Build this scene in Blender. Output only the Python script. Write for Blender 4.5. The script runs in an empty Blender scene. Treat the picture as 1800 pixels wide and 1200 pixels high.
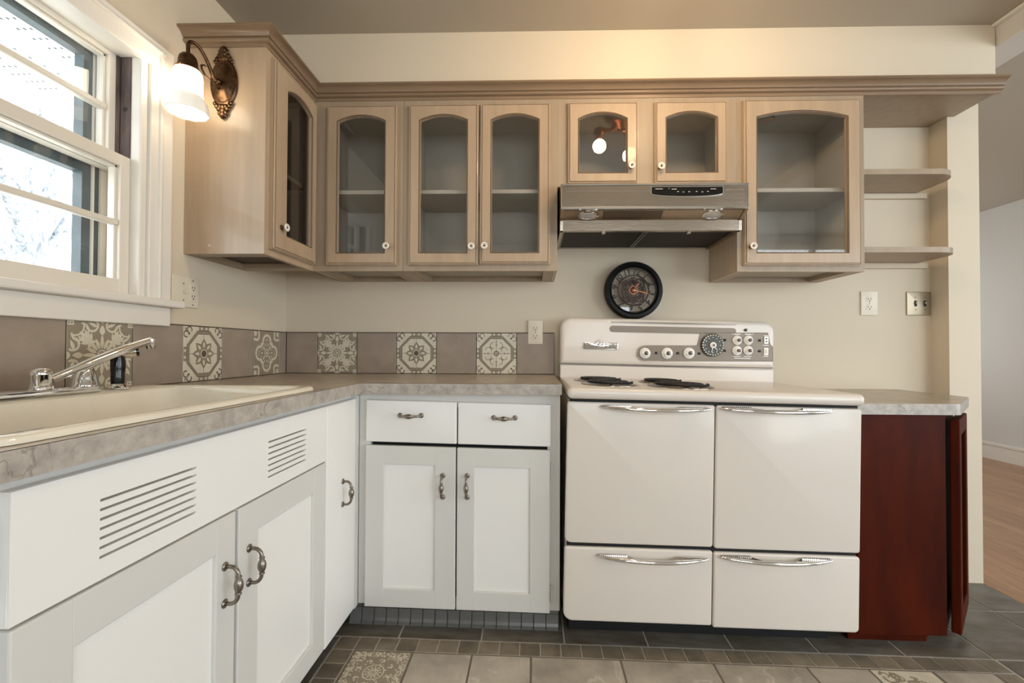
import bpy, bmesh, math, random
from mathutils import Vector, Matrix
random.seed(7)
pi = math.pi
scene = bpy.context.scene
COL = scene.collection

# ------------------------------------------------------------------ camera
CAM_LOC = (1.2735, -2.2709, 1.0372)
RT = Vector((0.99967821, 0.02510407, 0.00364196))
UP = Vector((-0.00328094, -0.01440735, 0.99989083))
FW = Vector((-0.0251538, 0.99958102, 0.01432035))
cd = bpy.data.cameras.new('camera')
cam = bpy.data.objects.new('camera', cd)
COL.objects.link(cam)
cd.sensor_width = 36.0
cd.lens = 791.83 * 36.0 / 1800.0
cd.shift_x = (900 - 920.03) / 1800.0
cd.shift_y = (603.14 - 600) / 1800.0
cd.clip_start = 0.02
cam.matrix_world = Matrix(((RT.x, UP.x, -FW.x, CAM_LOC[0]), (RT.y, UP.y, -FW.y, CAM_LOC[1]),
                           (RT.z, UP.z, -FW.z, CAM_LOC[2]), (0, 0, 0, 1)))
scene.camera = cam

# ------------------------------------------------------------------ light and exposure
SKY_STRENGTH = 8.0
BULB = 112.0
SHADE = 12.0
world = bpy.data.worlds.new('world'); scene.world = world
world.use_nodes = True
bg = world.node_tree.nodes['Background']
bg.inputs[0].default_value = (0.86, 0.94, 1.0, 1)
bg.inputs[1].default_value = SKY_STRENGTH
vs = scene.view_settings
vs.view_transform = 'Standard'; vs.look = 'None'; vs.gamma = 1.0; vs.use_curve_mapping = False
vs.exposure = -0.16
scene.cycles.max_bounces = 10
scene.cycles.diffuse_bounces = 5
scene.cycles.glossy_bounces = 5
scene.cycles.transparent_max_bounces = 16
scene.cycles.sample_clamp_indirect = 6.0
scene.cycles.use_denoising = True


def portal(name, loc, rot, sx, sy):
    l = bpy.data.lights.new(name, 'AREA'); l.shape = 'RECTANGLE'; l.size = sx; l.size_y = sy
    l.cycles.is_portal = True
    o = bpy.data.objects.new(name, l); COL.objects.link(o); o.location = loc; o.rotation_euler = rot
    return o


portal('daylight_sink_window', (-0.16, -1.32, 1.6), (0, -pi/2, 0), 0.85, 1.0)
portal('fill_portal_room', (2.0, -4.32, 1.5), (pi/2, 0, 0), 1.4, 1.3)  # portal of the unseen fill window behind the camera
portal('fill_portal_side', (6.12, -2.25, 1.37), (0, pi/2, 0), 1.75, 2.7)  # portal of the side window added to brighten the living room
portal('fill_portal_far', (4.7, 3.65, 1.475), (-pi/2, 0, 0), 1.6, 1.25)  # guides sky light through the far window added as fill
portal('fill_portal_living', (4.9, -4.32, 1.285), (pi/2, 0, 0), 2.2, 2.27)  # portal of the unseen living room window sized for fill

# ------------------------------------------------------------------ materials
def lin(c):
    r = []
    for v in c:
        v /= 255.0
        r.append(v / 12.92 if v <= 0.04045 else ((v + 0.055) / 1.055) ** 2.4)
    return (r[0], r[1], r[2], 1.0)


def nn(nt, typ, **kw):
    n = nt.nodes.new(typ)
    for k, v in kw.items():
        setattr(n, k, v)
    return n


def mat(name, col, rough=0.5, metal=0.0, var=0.0, vscale=6.0, stretch=(1, 1, 1), bump=0.0, bscale=60.0,
        coat=0.0, rnd=0.0, col2=None, aniso=0.0, spec=0.5):
    m = bpy.data.materials.new(name); m.use_nodes = True
    nt = m.node_tree; b = nt.nodes['Principled BSDF']
    c = lin(col)
    b.inputs['Base Color'].default_value = c
    b.inputs['Roughness'].default_value = rough
    b.inputs['Metallic'].default_value = metal
    b.inputs['Specular IOR Level'].default_value = spec
    if coat:
        b.inputs['Coat Weight'].default_value = coat; b.inputs['Coat Roughness'].default_value = 0.06
    if aniso:
        b.inputs['Anisotropic'].default_value = aniso
    if var or bump or rnd:
        tc = nn(nt, 'ShaderNodeTexCoord'); mp = nn(nt, 'ShaderNodeMapping')
        mp.inputs['Scale'].default_value = stretch
        nt.links.new(tc.outputs['Object'], mp.inputs['Vector'])
        vec = mp.outputs['Vector']
        oi = nn(nt, 'ShaderNodeObjectInfo')
        if rnd:
            ad = nn(nt, 'ShaderNodeVectorMath', operation='ADD'); sc = nn(nt, 'ShaderNodeVectorMath', operation='SCALE')
            cx = nn(nt, 'ShaderNodeCombineXYZ')
            for i in range(3):
                nt.links.new(oi.outputs['Random'], cx.inputs[i])
            nt.links.new(cx.outputs[0], sc.inputs[0]); sc.inputs['Scale'].default_value = 37.0
            nt.links.new(vec, ad.inputs[0]); nt.links.new(sc.outputs[0], ad.inputs[1]); vec = ad.outputs[0]
        if var or rnd:
            ns = nn(nt, 'ShaderNodeTexNoise'); ns.inputs['Scale'].default_value = vscale
            ns.inputs['Detail'].default_value = 6; ns.inputs['Roughness'].default_value = 0.6
            nt.links.new(vec, ns.inputs['Vector'])
            mr = nn(nt, 'ShaderNodeMapRange')
            mr.inputs['From Min'].default_value = 0.3; mr.inputs['From Max'].default_value = 0.7
            nt.links.new(ns.outputs['Fac'], mr.inputs['Value'])
            mx = nn(nt, 'ShaderNodeMix', data_type='RGBA')
            lo = col2 if col2 else [v * (1 - var) for v in col]
            hi = col if col2 else [min(255, v * (1 + var * 0.5)) for v in col]
            mx.inputs['A'].default_value = lin(lo); mx.inputs['B'].default_value = lin(hi)
            nt.links.new(mr.outputs[0], mx.inputs['Factor'])
            out = mx.outputs['Result']
            if rnd:
                hs = nn(nt, 'ShaderNodeHueSaturation'); m2 = nn(nt, 'ShaderNodeMapRange')
                m2.inputs['To Min'].default_value = 1 - rnd; m2.inputs['To Max'].default_value = 1 + rnd
                nt.links.new(oi.outputs['Random'], m2.inputs['Value'])
                nt.links.new(m2.outputs[0], hs.inputs['Value']); nt.links.new(out, hs.inputs['Color']); out = hs.outputs[0]
            nt.links.new(out, b.inputs['Base Color'])
        if bump:
            n2 = nn(nt, 'ShaderNodeTexNoise'); n2.inputs['Scale'].default_value = bscale; n2.inputs['Detail'].default_value = 3
            nt.links.new(vec, n2.inputs['Vector'])
            bp = nn(nt, 'ShaderNodeBump'); bp.inputs['Strength'].default_value = bump; bp.inputs['Distance'].default_value = 0.002
            nt.links.new(n2.outputs['Fac'], bp.inputs['Height']); nt.links.new(bp.outputs[0], b.inputs['Normal'])
    return m


def emis(name, col, strength, mixdiff=0.0):
    m = bpy.data.materials.new(name); m.use_nodes = True
    nt = m.node_tree; b = nt.nodes['Principled BSDF']
    b.inputs['Base Color'].default_value = lin((250, 246, 238)); b.inputs['Roughness'].default_value = 0.25
    b.inputs['Emission Color'].default_value = col
    b.inputs['Emission Strength'].default_value = strength
    return m


def glassmat(name, tint=(1, 1, 1, 1), base=0.05):
    m = bpy.data.materials.new(name); m.use_nodes = True
    nt = m.node_tree; nt.nodes.clear()
    o = nn(nt, 'ShaderNodeOutputMaterial'); mx = nn(nt, 'ShaderNodeMixShader')
    t = nn(nt, 'ShaderNodeBsdfTransparent'); g = nn(nt, 'ShaderNodeBsdfGlossy'); lw = nn(nt, 'ShaderNodeLayerWeight')
    lw.inputs['Blend'].default_value = 0.5
    pw = nn(nt, 'ShaderNodeMath', operation='POWER'); pw.inputs[1].default_value = 5.0
    f = nn(nt, 'ShaderNodeMath', operation='MULTIPLY_ADD'); f.inputs[1].default_value = 1 - base; f.inputs[2].default_value = base
    nt.links.new(lw.outputs['Facing'], pw.inputs[0]); nt.links.new(pw.outputs[0], f.inputs[0])
    t.inputs[0].default_value = tint; g.inputs['Roughness'].default_value = 0.0
    nt.links.new(f.outputs[0], mx.inputs[0]); nt.links.new(t.outputs[0], mx.inputs[1]); nt.links.new(g.outputs[0], mx.inputs[2])
    nt.links.new(mx.outputs[0], o.inputs[0])
    return m


def veined(name, base, vein, scale=9.0, rough=0.35, rnd=0.0):
    m = bpy.data.materials.new(name); m.use_nodes = True
    nt = m.node_tree; b = nt.nodes['Principled BSDF']; b.inputs['Roughness'].default_value = rough
    tc = nn(nt, 'ShaderNodeTexCoord'); vec = tc.outputs['Object']
    oi = nn(nt, 'ShaderNodeObjectInfo')
    if rnd:
        ad = nn(nt, 'ShaderNodeVectorMath', operation='ADD'); sc = nn(nt, 'ShaderNodeVectorMath', operation='SCALE')
        cx = nn(nt, 'ShaderNodeCombineXYZ')
        for i in range(3):
            nt.links.new(oi.outputs['Random'], cx.inputs[i])
        nt.links.new(cx.outputs[0], sc.inputs[0]); sc.inputs['Scale'].default_value = 23.0
        nt.links.new(vec, ad.inputs[0]); nt.links.new(sc.outputs[0], ad.inputs[1]); vec = ad.outputs[0]
    n0 = nn(nt, 'ShaderNodeTexNoise'); n0.inputs['Scale'].default_value = scale * 1.7; n0.inputs['Detail'].default_value = 8; n0.inputs['Roughness'].default_value = .65
    n1 = nn(nt, 'ShaderNodeTexNoise'); n1.inputs['Scale'].default_value = scale * .8; n1.inputs['Detail'].default_value = 7; n1.inputs['Distortion'].default_value = .9
    n2 = nn(nt, 'ShaderNodeTexNoise'); n2.inputs['Scale'].default_value = scale * .6; n2.inputs['Detail'].default_value = 3
    for q in (n0, n1, n2): nt.links.new(vec, q.inputs['Vector'])
    r0 = nn(nt, 'ShaderNodeValToRGB'); e = r0.color_ramp.elements
    e[0].position = .32; e[0].color = lin([v * .84 for v in base]); e[1].position = .68; e[1].color = lin([min(255, v * 1.09) for v in base])
    nt.links.new(n0.outputs['Fac'], r0.inputs[0])
    sb_ = nn(nt, 'ShaderNodeMath', operation='SUBTRACT'); sb_.inputs[1].default_value = .5; nt.links.new(n1.outputs['Fac'], sb_.inputs[0])
    ab = nn(nt, 'ShaderNodeMath', operation='ABSOLUTE'); nt.links.new(sb_.outputs[0], ab.inputs[0])
    mr = nn(nt, 'ShaderNodeMapRange'); mr.inputs['From Max'].default_value = .022; mr.inputs['To Min'].default_value = 1; mr.inputs['To Max'].default_value = 0
    nt.links.new(ab.outputs[0], mr.inputs['Value'])
    mk = nn(nt, 'ShaderNodeMapRange'); mk.inputs['From Min'].default_value = .45; mk.inputs['From Max'].default_value = .62; mk.inputs['To Max'].default_value = .75
    nt.links.new(n2.outputs['Fac'], mk.inputs['Value'])
    ml = nn(nt, 'ShaderNodeMath', operation='MULTIPLY'); nt.links.new(mr.outputs[0], ml.inputs[0]); nt.links.new(mk.outputs[0], ml.inputs[1])
    mx = nn(nt, 'ShaderNodeMix', data_type='RGBA'); mx.inputs['B'].default_value = lin(vein)
    nt.links.new(ml.outputs[0], mx.inputs['Factor']); nt.links.new(r0.outputs[0], mx.inputs['A'])
    out = mx.outputs['Result']
    if rnd:
        hs = nn(nt, 'ShaderNodeHueSaturation'); m2 = nn(nt, 'ShaderNodeMapRange')
        m2.inputs['To Min'].default_value = 1 - rnd; m2.inputs['To Max'].default_value = 1 + rnd
        nt.links.new(oi.outputs['Random'], m2.inputs['Value'])
        nt.links.new(m2.outputs[0], hs.inputs['Value']); nt.links.new(out, hs.inputs['Color']); out = hs.outputs[0]
    nt.links.new(out, b.inputs['Base Color'])
    return m


M = {}
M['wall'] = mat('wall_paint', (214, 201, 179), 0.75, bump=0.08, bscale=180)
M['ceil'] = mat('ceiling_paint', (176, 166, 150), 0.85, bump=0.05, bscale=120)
M['livwall'] = mat('living_wall_paint', (212, 207, 200), 0.8)
M['trimw'] = mat('white_trim_paint', (232, 226, 216), 0.4)
M['sashw'] = mat('sash_paint', (226, 218, 204), 0.4)
M['worn'] = mat('worn_bare_wood_track', (120, 104, 98), 0.8, var=0.5, vscale=30, stretch=(1, 1, .15), col2=(52, 42, 40))
M['storm'] = mat('dark_storm_frame', (74, 88, 92), 0.5, var=0.2, vscale=12)
M['upper'] = mat('taupe_stained_cabinet', (178, 155, 129), 0.38, var=0.05, vscale=7, stretch=(4, 4, .35), bump=0.05, bscale=40, coat=0.15)
M['uppergrey'] = mat('taupe_cabinet_frame', (164, 146, 124), 0.42, var=0.05, vscale=7, stretch=(4, 4, .35))  # slightly greyer taupe for frames, rails and open shelves
M['crown'] = mat('crown_stain', (138, 115, 91), 0.35, var=0.06, vscale=6, stretch=(.4, 4, 4), coat=0.2)
M['bead'] = mat('dark_glazed_bead', (112, 92, 72), 0.4)
M['interior'] = mat('cabinet_interior_paint', (172, 166, 154), 0.6)
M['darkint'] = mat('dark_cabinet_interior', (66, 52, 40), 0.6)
M['white'] = mat('white_cabinet_paint', (240, 238, 234), 0.35, bump=0.04, bscale=90)
M['whiteframe'] = mat('white_cabinet_frame_paint', (217, 215, 210), 0.38, bump=0.04, bscale=90)
M['black'] = mat('black_gap', (8, 8, 8), 0.7)  # flat black; also stands in for shade in gaps and slots
M['pewter'] = mat('pewter_handle', (142, 134, 124), 0.30, metal=1.0)
M['chrome'] = mat('chrome', (235, 235, 235), 0.06, metal=1.0)
M['steel'] = mat('brushed_stainless', (178, 166, 152), 0.20, metal=1.0, bump=0.10, bscale=30, stretch=(.6, 30, 30), aniso=0.5)
M['steeldark'] = mat('stainless_dark', (120, 112, 104), 0.3, metal=1.0)
M['filter'] = mat('grease_filter_mesh', (40, 33, 28), 0.6, metal=0.3, bump=0.8, bscale=420)
M['enamel'] = mat('white_enamel', (223, 214, 203), 0.32, coat=0.25)
M['blackgloss'] = mat('black_gloss', (12, 11, 11), 0.15)
M['panelgrey'] = mat('control_panel_metal', (128, 117, 104), 0.42, metal=0.35, bump=0.05, bscale=200)
M['knobw'] = mat('knob_ivory', (244, 240, 232), 0.2, coat=0.4)
M['ceramic'] = mat('ceramic_knob', (238, 232, 220), 0.2, coat=0.4)
M['dialdark'] = mat('dial_dark_green', (60, 60, 50), 0.3)
M['coil'] = mat('burner_coil', (26, 23, 22), 0.55)
M['pan'] = mat('drip_pan', (150, 138, 126), 0.22, metal=1.0)
M['plate'] = mat('ivory_wall_plate', (222, 212, 192), 0.35)
M['slot'] = mat('dark_slot', (24, 20, 16), 0.6)
M['platesteel'] = mat('nickel_wall_plate', (176, 164, 142), 0.4, metal=0.6)
M['sink'] = mat('cream_sink_enamel', (238, 230, 212), 0.12, coat=0.6, var=0.03, vscale=8)
M['ctop'] = veined('laminate_top', (176, 162, 144), (150, 136, 120), 9.0, 0.28)
M['cedge'] = veined('laminate_edge', (178, 170, 160), (124, 114, 104), 17.0, 0.35)
M['tile'] = mat('taupe_wall_tile', (158, 143, 128), 0.42, var=0.08, vscale=9, rnd=0.05)
M['grout'] = mat('dark_grout', (82, 70, 58), 0.9)
M['tilecream'] = mat('printed_tile_cream', (216, 207, 186), 0.45, var=0.06, vscale=20)
M['tiletaupe'] = mat('printed_tile_taupe', (150, 138, 118), 0.45, var=0.06, vscale=20)
M['tiledark'] = mat('printed_tile_dark', (92, 80, 66), 0.45)
M['fgrout'] = mat('floor_grout', (178, 171, 160), 0.9, bump=0.2, bscale=150)
M['ffield'] = veined('floor_tile_field', (176, 167, 152), (212, 204, 190), 3.6, 0.42, rnd=0.06)
M['fouter'] = mat('floor_tile_slate', (118, 114, 106), 0.26, var=0.25, vscale=5, stretch=(1, 3, 1), rnd=0.10, bump=0.1, bscale=25, col2=(84, 74, 60))
M['fmosaic'] = mat('floor_mosaic', (128, 118, 102), 0.45, var=0.2, vscale=14, rnd=0.2, bump=0.1, bscale=40)
M['toe'] = mat('toe_tile', (112, 110, 106), 0.3, var=0.06, vscale=10, rnd=0.05)
M['oak'] = mat('oak_board', (186, 146, 112), 0.36, var=0.2, vscale=6, stretch=(14, .7, 4), rnd=0.14, col2=(150, 110, 80))
M['cherry'] = mat('cherry_wood', (80, 25, 6), 0.45, var=0.3, vscale=4, stretch=(2.5, 2.5, .6), col2=(54, 15, 4), spec=0.08)
M['bronze'] = mat('antique_bronze', (116, 90, 66), 0.3, metal=1.0, var=0.3, vscale=60, col2=(66, 48, 35))
M['clockblk'] = mat('clock_black', (9, 8, 9), 0.4, spec=0.2)
M['clockbronze'] = mat('clock_dark_bronze', (62, 44, 40), 0.4, metal=0.7)
M['copper'] = mat('copper', (190, 118, 82), 0.32, metal=1.0)
M['glass'] = glassmat('clear_glass')
M['lens'] = mat('lamp_lens', (190, 184, 176), 0.12, metal=0.4)
M['bulb'] = emis('lit_bulb', (1.0, 0.74, 0.44, 1), BULB)
M['shade'] = emis('lit_frosted_shade', (1.0, 0.86, 0.66, 1), SHADE)
M['rim'] = emis('frosted_shade_rim', (1.0, 0.88, 0.70, 1), 0.12)
M['eave'] = mat('eave_white', (240, 240, 240), 0.7)
M['eavehole'] = mat('eave_vent_holes', (60, 70, 76), 0.9)
M['bark'] = mat('pale_bark', (146, 152, 158), 0.9, var=0.5, vscale=14, stretch=(3, 3, .5))
M['ground'] = mat('outside_ground', (200, 200, 196), 0.9)

# ------------------------------------------------------------------ mesh helpers
class G:
    def __init__(self):
        self.bm = bmesh.new(); self.mi = 0

    def face(self, pts):
        vs_ = [self.bm.verts.new(p) for p in pts]
        f = self.bm.faces.new(vs_); f.material_index = self.mi
        return f

    def _merge(self, b2):
        me = bpy.data.meshes.new('tmp'); b2.to_mesh(me); b2.free()
        n0 = len(self.bm.faces)
        self.bm.from_mesh(me); bpy.data.meshes.remove(me)
        self.bm.faces.ensure_lookup_table()
        for f in self.bm.faces[n0:]:
            f.material_index = self.mi

    def box(self, x0, x1, y0, y1, z0, z1, bev=0.0, seg=2):
        b2 = bmesh.new()
        r = bmesh.ops.create_cube(b2, size=1.0)
        for v in b2.verts:
            v.co = Vector(((x0 + x1) / 2 + v.co.x * (x1 - x0), (y0 + y1) / 2 + v.co.y * (y1 - y0), (z0 + z1) / 2 + v.co.z * (z1 - z0)))
        if bev > 0:
            bmesh.ops.bevel(b2, geom=list(b2.edges), offset=bev, segments=seg, profile=0.5, affect='EDGES')
        self._merge(b2); return self

    def loops(self, rings, close=True, cap0=True, cap1=True):
        """skin consecutive rings of equal length"""
        R = [[self.bm.verts.new(p) for p in r] for r in rings]
        n = len(R[0])
        for a, b in zip(R[:-1], R[1:]):
            for i in range(n if close else n - 1):
                j = (i + 1) % n
                try:
                    f = self.bm.faces.new((a[i], a[j], b[j], b[i])); f.material_index = self.mi
                except ValueError:
                    pass
        if cap0:
            f = self.bm.faces.new(list(reversed(R[0]))); f.material_index = self.mi
        if cap1:
            f = self.bm.faces.new(R[-1]); f.material_index = self.mi
        return self

    def prism(self, pts, axis, a0, a1):
        """polygon (2D) extruded along axis; 2D order: x->(y,z) y->(x,z) z->(x,y)"""
        def P(p, a):
            return {'x': (a, p[0], p[1]), 'y': (p[0], a, p[1]), 'z': (p[0], p[1], a)}[axis]
        return self.loops([[P(p, a0) for p in pts], [P(p, a1) for p in pts]])

    def lathe(self, prof, c=(0, 0, 0), axis='z', n=24, sx=1.0, sy=1.0, cap=True):
        rings = []
        for r, h in prof:
            ring = []
            for i in range(n):
                a = 2 * pi * i / n
                u, v = r * math.cos(a) * sx, r * math.sin(a) * sy
                p = {'z': (u, v, h), 'y': (u, h, v), 'x': (h, u, v)}[axis]
                ring.append((c[0] + p[0], c[1] + p[1], c[2] + p[2]))
            rings.append(ring)
        return self.loops(rings, cap0=cap, cap1=cap)

    def tube(self, path, rad, n=10, cap=True):
        P = [Vector(p) for p in path]
        if not isinstance(rad, (list, tuple)):
            rad = [rad] * len(P)
        rings = []; prev = None
        for i, p in enumerate(P):
            t = (P[min(i + 1, len(P) - 1)] - P[max(i - 1, 0)]).normalized()
            if prev is None:
                ref = Vector((0, 0, 1)) if abs(t.z) < 0.9 else Vector((1, 0, 0))
                u = t.cross(ref).normalized()
            else:
                u = (prev - t * prev.dot(t)).normalized()
            prev = u; w = t.cross(u)
            rings.append([p + (u * math.cos(2 * pi * k / n) + w * math.sin(2 * pi * k / n)) * rad[i] for k in range(n)])
        return self.loops(rings, cap0=cap, cap1=cap)

    def sphere(self, c, r, seg=10, s=(1, 1, 1)):
        b2 = bmesh.new(); bmesh.ops.create_uvsphere(b2, u_segments=seg, v_segments=max(6, seg // 2 + 1), radius=r)
        for v in b2.verts:
            v.co = Vector((v.co.x * s[0] + c[0], v.co.y * s[1] + c[1], v.co.z * s[2] + c[2]))
        self._merge(b2); return self

    def rslab(self, x0, x1, z0, z1, y0, y1, rad=(0, 0, 0, 0), bev=0.006, seg=3, n=6):
        """slab facing -y (front y0, back y1); corner radii bl, br, tr, tl; rounded front edge"""
        def outline(ins):
            pts = []
            cs = [(x0, z0, rad[0], pi, 1.5 * pi), (x1, z0, rad[1], 1.5 * pi, 2 * pi), (x1, z1, rad[2], 0, pi / 2), (x0, z1, rad[3], pi / 2, pi)]
            sg = [(1, 1), (-1, 1), (-1, -1), (1, -1)]
            for (cx, cz, r, a0, a1), (sx_, sz_) in zip(cs, sg):
                r2 = max(r, ins + 0.0005)
                ccx, ccz = cx + sx_ * r2, cz + sz_ * r2
                for k in range(n + 1):
                    a = a0 + (a1 - a0) * k / n
                    pts.append((ccx + (r2 - ins) * math.cos(a), ccz + (r2 - ins) * math.sin(a)))
            return pts
        rings = [[(p[0], y1, p[1]) for p in outline(0)]]
        for k in range(seg + 1):
            a = (pi / 2) * k / seg
            ins = bev * (1 - math.cos(a)); yy = y0 + bev * (1 - math.sin(a))
            rings.append([(p[0], yy, p[1]) for p in outline(ins)])
        return self.loops(rings)

    def panel(self, us, vs_, holes, y0, y1):
        """slab in x/z with rectangular holes; us, vs_ sorted cut lists, holes = set of (i,j) cells"""
        nu, nv = len(us) - 1, len(vs_) - 1
        solid = lambda i, j: 0 <= i < nu and 0 <= j < nv and (i, j) not in holes
        for i in range(nu):
            for j in range(nv):
                if not solid(i, j):
                    continue
                a, b, c, d = us[i], us[i + 1], vs_[j], vs_[j + 1]
                self.face([(a, y0, c), (b, y0, c), (b, y0, d), (a, y0, d)])
                self.face([(a, y1, d), (b, y1, d), (b, y1, c), (a, y1, c)])
                if not solid(i - 1, j): self.face([(a, y1, c), (a, y0, c), (a, y0, d), (a, y1, d)])
                if not solid(i + 1, j): self.face([(b, y0, c), (b, y1, c), (b, y1, d), (b, y0, d)])
                if not solid(i, j - 1): self.face([(a, y1, c), (b, y1, c), (b, y0, c), (a, y0, c)])
                if not solid(i, j + 1): self.face([(a, y0, d), (b, y0, d), (b, y1, d), (a, y1, d)])
        bmesh.ops.remove_doubles(self.bm, verts=list(self.bm.verts), dist=1e-6)
        return self

    def xf(self, mtx):
        self.bm.transform(mtx); return self

    def map(self, fn):
        for v in self.bm.verts:
            v.co = Vector(fn(*v.co))
        return self


def obj(name, g, mats, parent=None, smooth=False, loc=None, rot=None, normals=True):
    if normals:
        bmesh.ops.recalc_face_normals(g.bm, faces=list(g.bm.faces))
    me = bpy.data.meshes.new(name); g.bm.to_mesh(me); g.bm.free()
    if not isinstance(mats, (list, tuple)):
        mats = [mats]
    for m in mats:
        me.materials.append(M[m] if isinstance(m, str) else m)
    if smooth:
        me.polygons.foreach_set('use_smooth', [True] * len(me.polygons))
        try:
            me.set_sharp_from_angle(angle=math.radians(42))
        except Exception:
            pass
    o = bpy.data.objects.new(name, me); COL.objects.link(o)
    if parent: o.parent = parent
    if loc: o.location = loc
    if rot: o.rotation_euler = rot
    return o


def copyobj(o, parent=None, loc=None, rot=None, deep=True):
    c = o.copy(); COL.objects.link(c)
    c.parent = parent
    if loc is not None: c.location = loc
    if rot is not None: c.rotation_euler = rot
    if deep:
        for ch in list(o.children):
            copyobj(ch, c)
    return c


def tag(o, label, cat, group=None):
    o['label'] = label; o['category'] = cat
    if group: o['group'] = group
    return o


def thing(name, label, cat, loc=(0, 0, 0), rot=(0, 0, 0), group=None):
    o = bpy.data.objects.new(name, None); COL.objects.link(o)
    o.empty_display_size = 0.1
    o.location = loc; o.rotation_euler = rot
    return tag(o, label, cat, group)


def struct(o):
    o['kind'] = 'structure'; return o


def arc(c, r, a0, a1, n):
    return [(c[0] + r * math.cos(a0 + (a1 - a0) * k / n), c[1] + r * math.sin(a0 + (a1 - a0) * k / n)) for k in range(n + 1)]


FS = 0.016
def fz(x): return -FS * (x - 0.6)

# ================================================================== STRUCTURE
CEIL = 2.422
XP0, XP1 = 3.225, 3.37        # partition
# left wall with window hole (local frame: x = world Y, y into wall = -X)
WY0, WY1, WZ0, WZ1 = -1.77, -0.87, 1.20, 1.99
g = G().panel([-4.4, WY0, WY1, 0.15], [-0.1, WZ0, WZ1, 2.6], {(1, 1)}, 0, 0.15)
RL = Matrix.Rotation(pi / 2, 4, 'Z')
wall_left = struct(obj('wall_left', g.xf(RL), 'wall'))
wall_back = struct(obj('wall_back', G().box(-0.15, XP0, 0, 0.15, -0.1, 2.6), 'wall'))
struct(obj('wall_soffit', G().box(0, XP0 - .005, -0.3305, 0, 2.165, CEIL), 'wall'))
g = G().box(XP0, XP1, -0.10, 3.6, -0.15, 2.6)
struct(obj('wall_partition', g, 'wall'))
struct(obj('wall_header', G().box(XP0, XP1, -4.4, -0.1, 2.327, 2.6), 'livwall'))
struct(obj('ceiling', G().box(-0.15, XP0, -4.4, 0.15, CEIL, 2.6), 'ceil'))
struct(obj('ceiling_living', G().box(XP1, 6.2, -4.4, 3.7, 2.537, 2.65), 'ceil'))
struct(obj('trim_1', G().box(XP0 - 0.022, XP0 - .0005, -4.3, -0.331, CEIL - 0.012, CEIL - .0005, 0.003), 'trimw'))
struct(obj('wall_right', G().panel([-4.4, -3.6, -.9, 3.7], [-.2, .5, 2.25, 2.65], {(1, 1)}, 6.07, 6.2).map(lambda x, y, z: (y, x, z)), 'livwall'))
w4 = struct(obj('window_4', G().panel([-3.6, -3.54, -2.28, -2.22, -.96, -.9], [.5, .56, 2.19, 2.25], {(1, 1), (3, 1)}, 6.10, 6.16).map(lambda x, y, z: (y, x, z)), 'trimw'))  # unseen window added to brighten the living room
for a_, b_ in ((-3.54, -2.28), (-2.22, -.96)):
    obj('pane', G().box(6.128, 6.132, a_, b_, .56, 2.19), 'glass', w4)
struct(obj('wall_far', G().panel([XP1, 3.9, 5.5, 6.2], [-.2, .85, 2.1, 2.65], {(1, 1)}, 3.6, 3.7), 'livwall'))
w5 = struct(obj('window_5', G().panel([3.9, 3.96, 4.67, 4.73, 5.44, 5.5], [.85, .91, 2.04, 2.1], {(1, 1), (3, 1)}, 3.62, 3.68), 'trimw'))  # out-of-view window added for light on living wall and floor
for a_, b_ in ((3.96, 4.67), (4.73, 5.44)):
    obj('pane', G().box(a_, b_, 3.648, 3.652, .91, 2.04), 'glass', w5)
g = G().box(6.052, 6.07, -4.3, 3.6, -0.1, 0.07, 0.004).box(6.046, 6.07, -4.3, 3.6, .055, 0.085, 0.004)
struct(obj('baseboard_right', g, 'trimw'))
# wall behind the camera; its two unseen windows are sized for fill daylight
g = G().panel([-0.15, 1.3, 2.7, 3.8, 6.0, 6.2], [-0.2, 0.15, 0.85, 2.15, 2.42, 2.65],
              {(1, 2), (3, 1), (3, 2), (3, 3)}, -4.4, -4.3)
struct(obj('wall_front', g, 'livwall'))
for k, (xa, xb, za, zb) in enumerate(((1.3, 2.7, 0.85, 2.15), (3.8, 6.0, 0.15, 2.42))):
    w = struct(obj('window_%d' % (k + 2), G().panel([xa, xa + .06, (xa + xb) / 2 - .03, (xa + xb) / 2 + .03, xb - .06, xb], [za, za + .06, zb - .06, zb], {(1, 1), (3, 1)}, -4.38, -4.32), 'trimw'))
    for j in (0, 1):
        px0 = xa + .06 if j == 0 else (xa + xb) / 2 + .03
        px1 = (xa + xb) / 2 - .03 if j == 0 else xb - .06
        obj('pane', G().box(px0, px1, -4.352, -4.348, za + .06, zb - .06), 'glass', w)

# ---------------- floor
g = G()
g.face([(-0.15, -4.4, fz(-.15) - .0016), (XP1, -4.4, fz(XP1) - .0016), (XP1, 0.15, fz(XP1) - .0016), (-0.15, 0.15, fz(-.15) - .0016)])
g.face([(-0.15, -4.4, -.2), (-0.15, 0.15, -.2), (XP1, .15, -.2), (XP1, -4.4, -.2)])
floor = struct(obj('floor', g, 'fgrout', normals=False))
GR = 0.0030
M['fgrout2'] = mat('field_grout', (112, 102, 88), 0.9)
gq = G(); gq.face([(.654, -2.62, fz(.654) - .0012), (2.806, -2.62, fz(2.806) - .0012), (2.806, -.714, fz(2.806) - .0012), (.654, -.714, fz(.654) - .0012)])
obj('field_grout', gq, 'fgrout2', floor)


def ftile(name, x0, x1, y0, y1, m, grout=GR):
    gg = G()
    a, b, c, d = x0 + grout, x1 - grout, y0 + grout, y1 - grout
    cx, cy = (a + b) / 2, (c + d) / 2
    gg.box(a - cx, b - cx, c - cy, d - cy, -0.008, 0.0, 0.0015, 1)
    o = obj(name, gg, m, floor, loc=(cx, cy, fz(cx)), rot=(0, math.atan(FS), 0))
    return o


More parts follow.
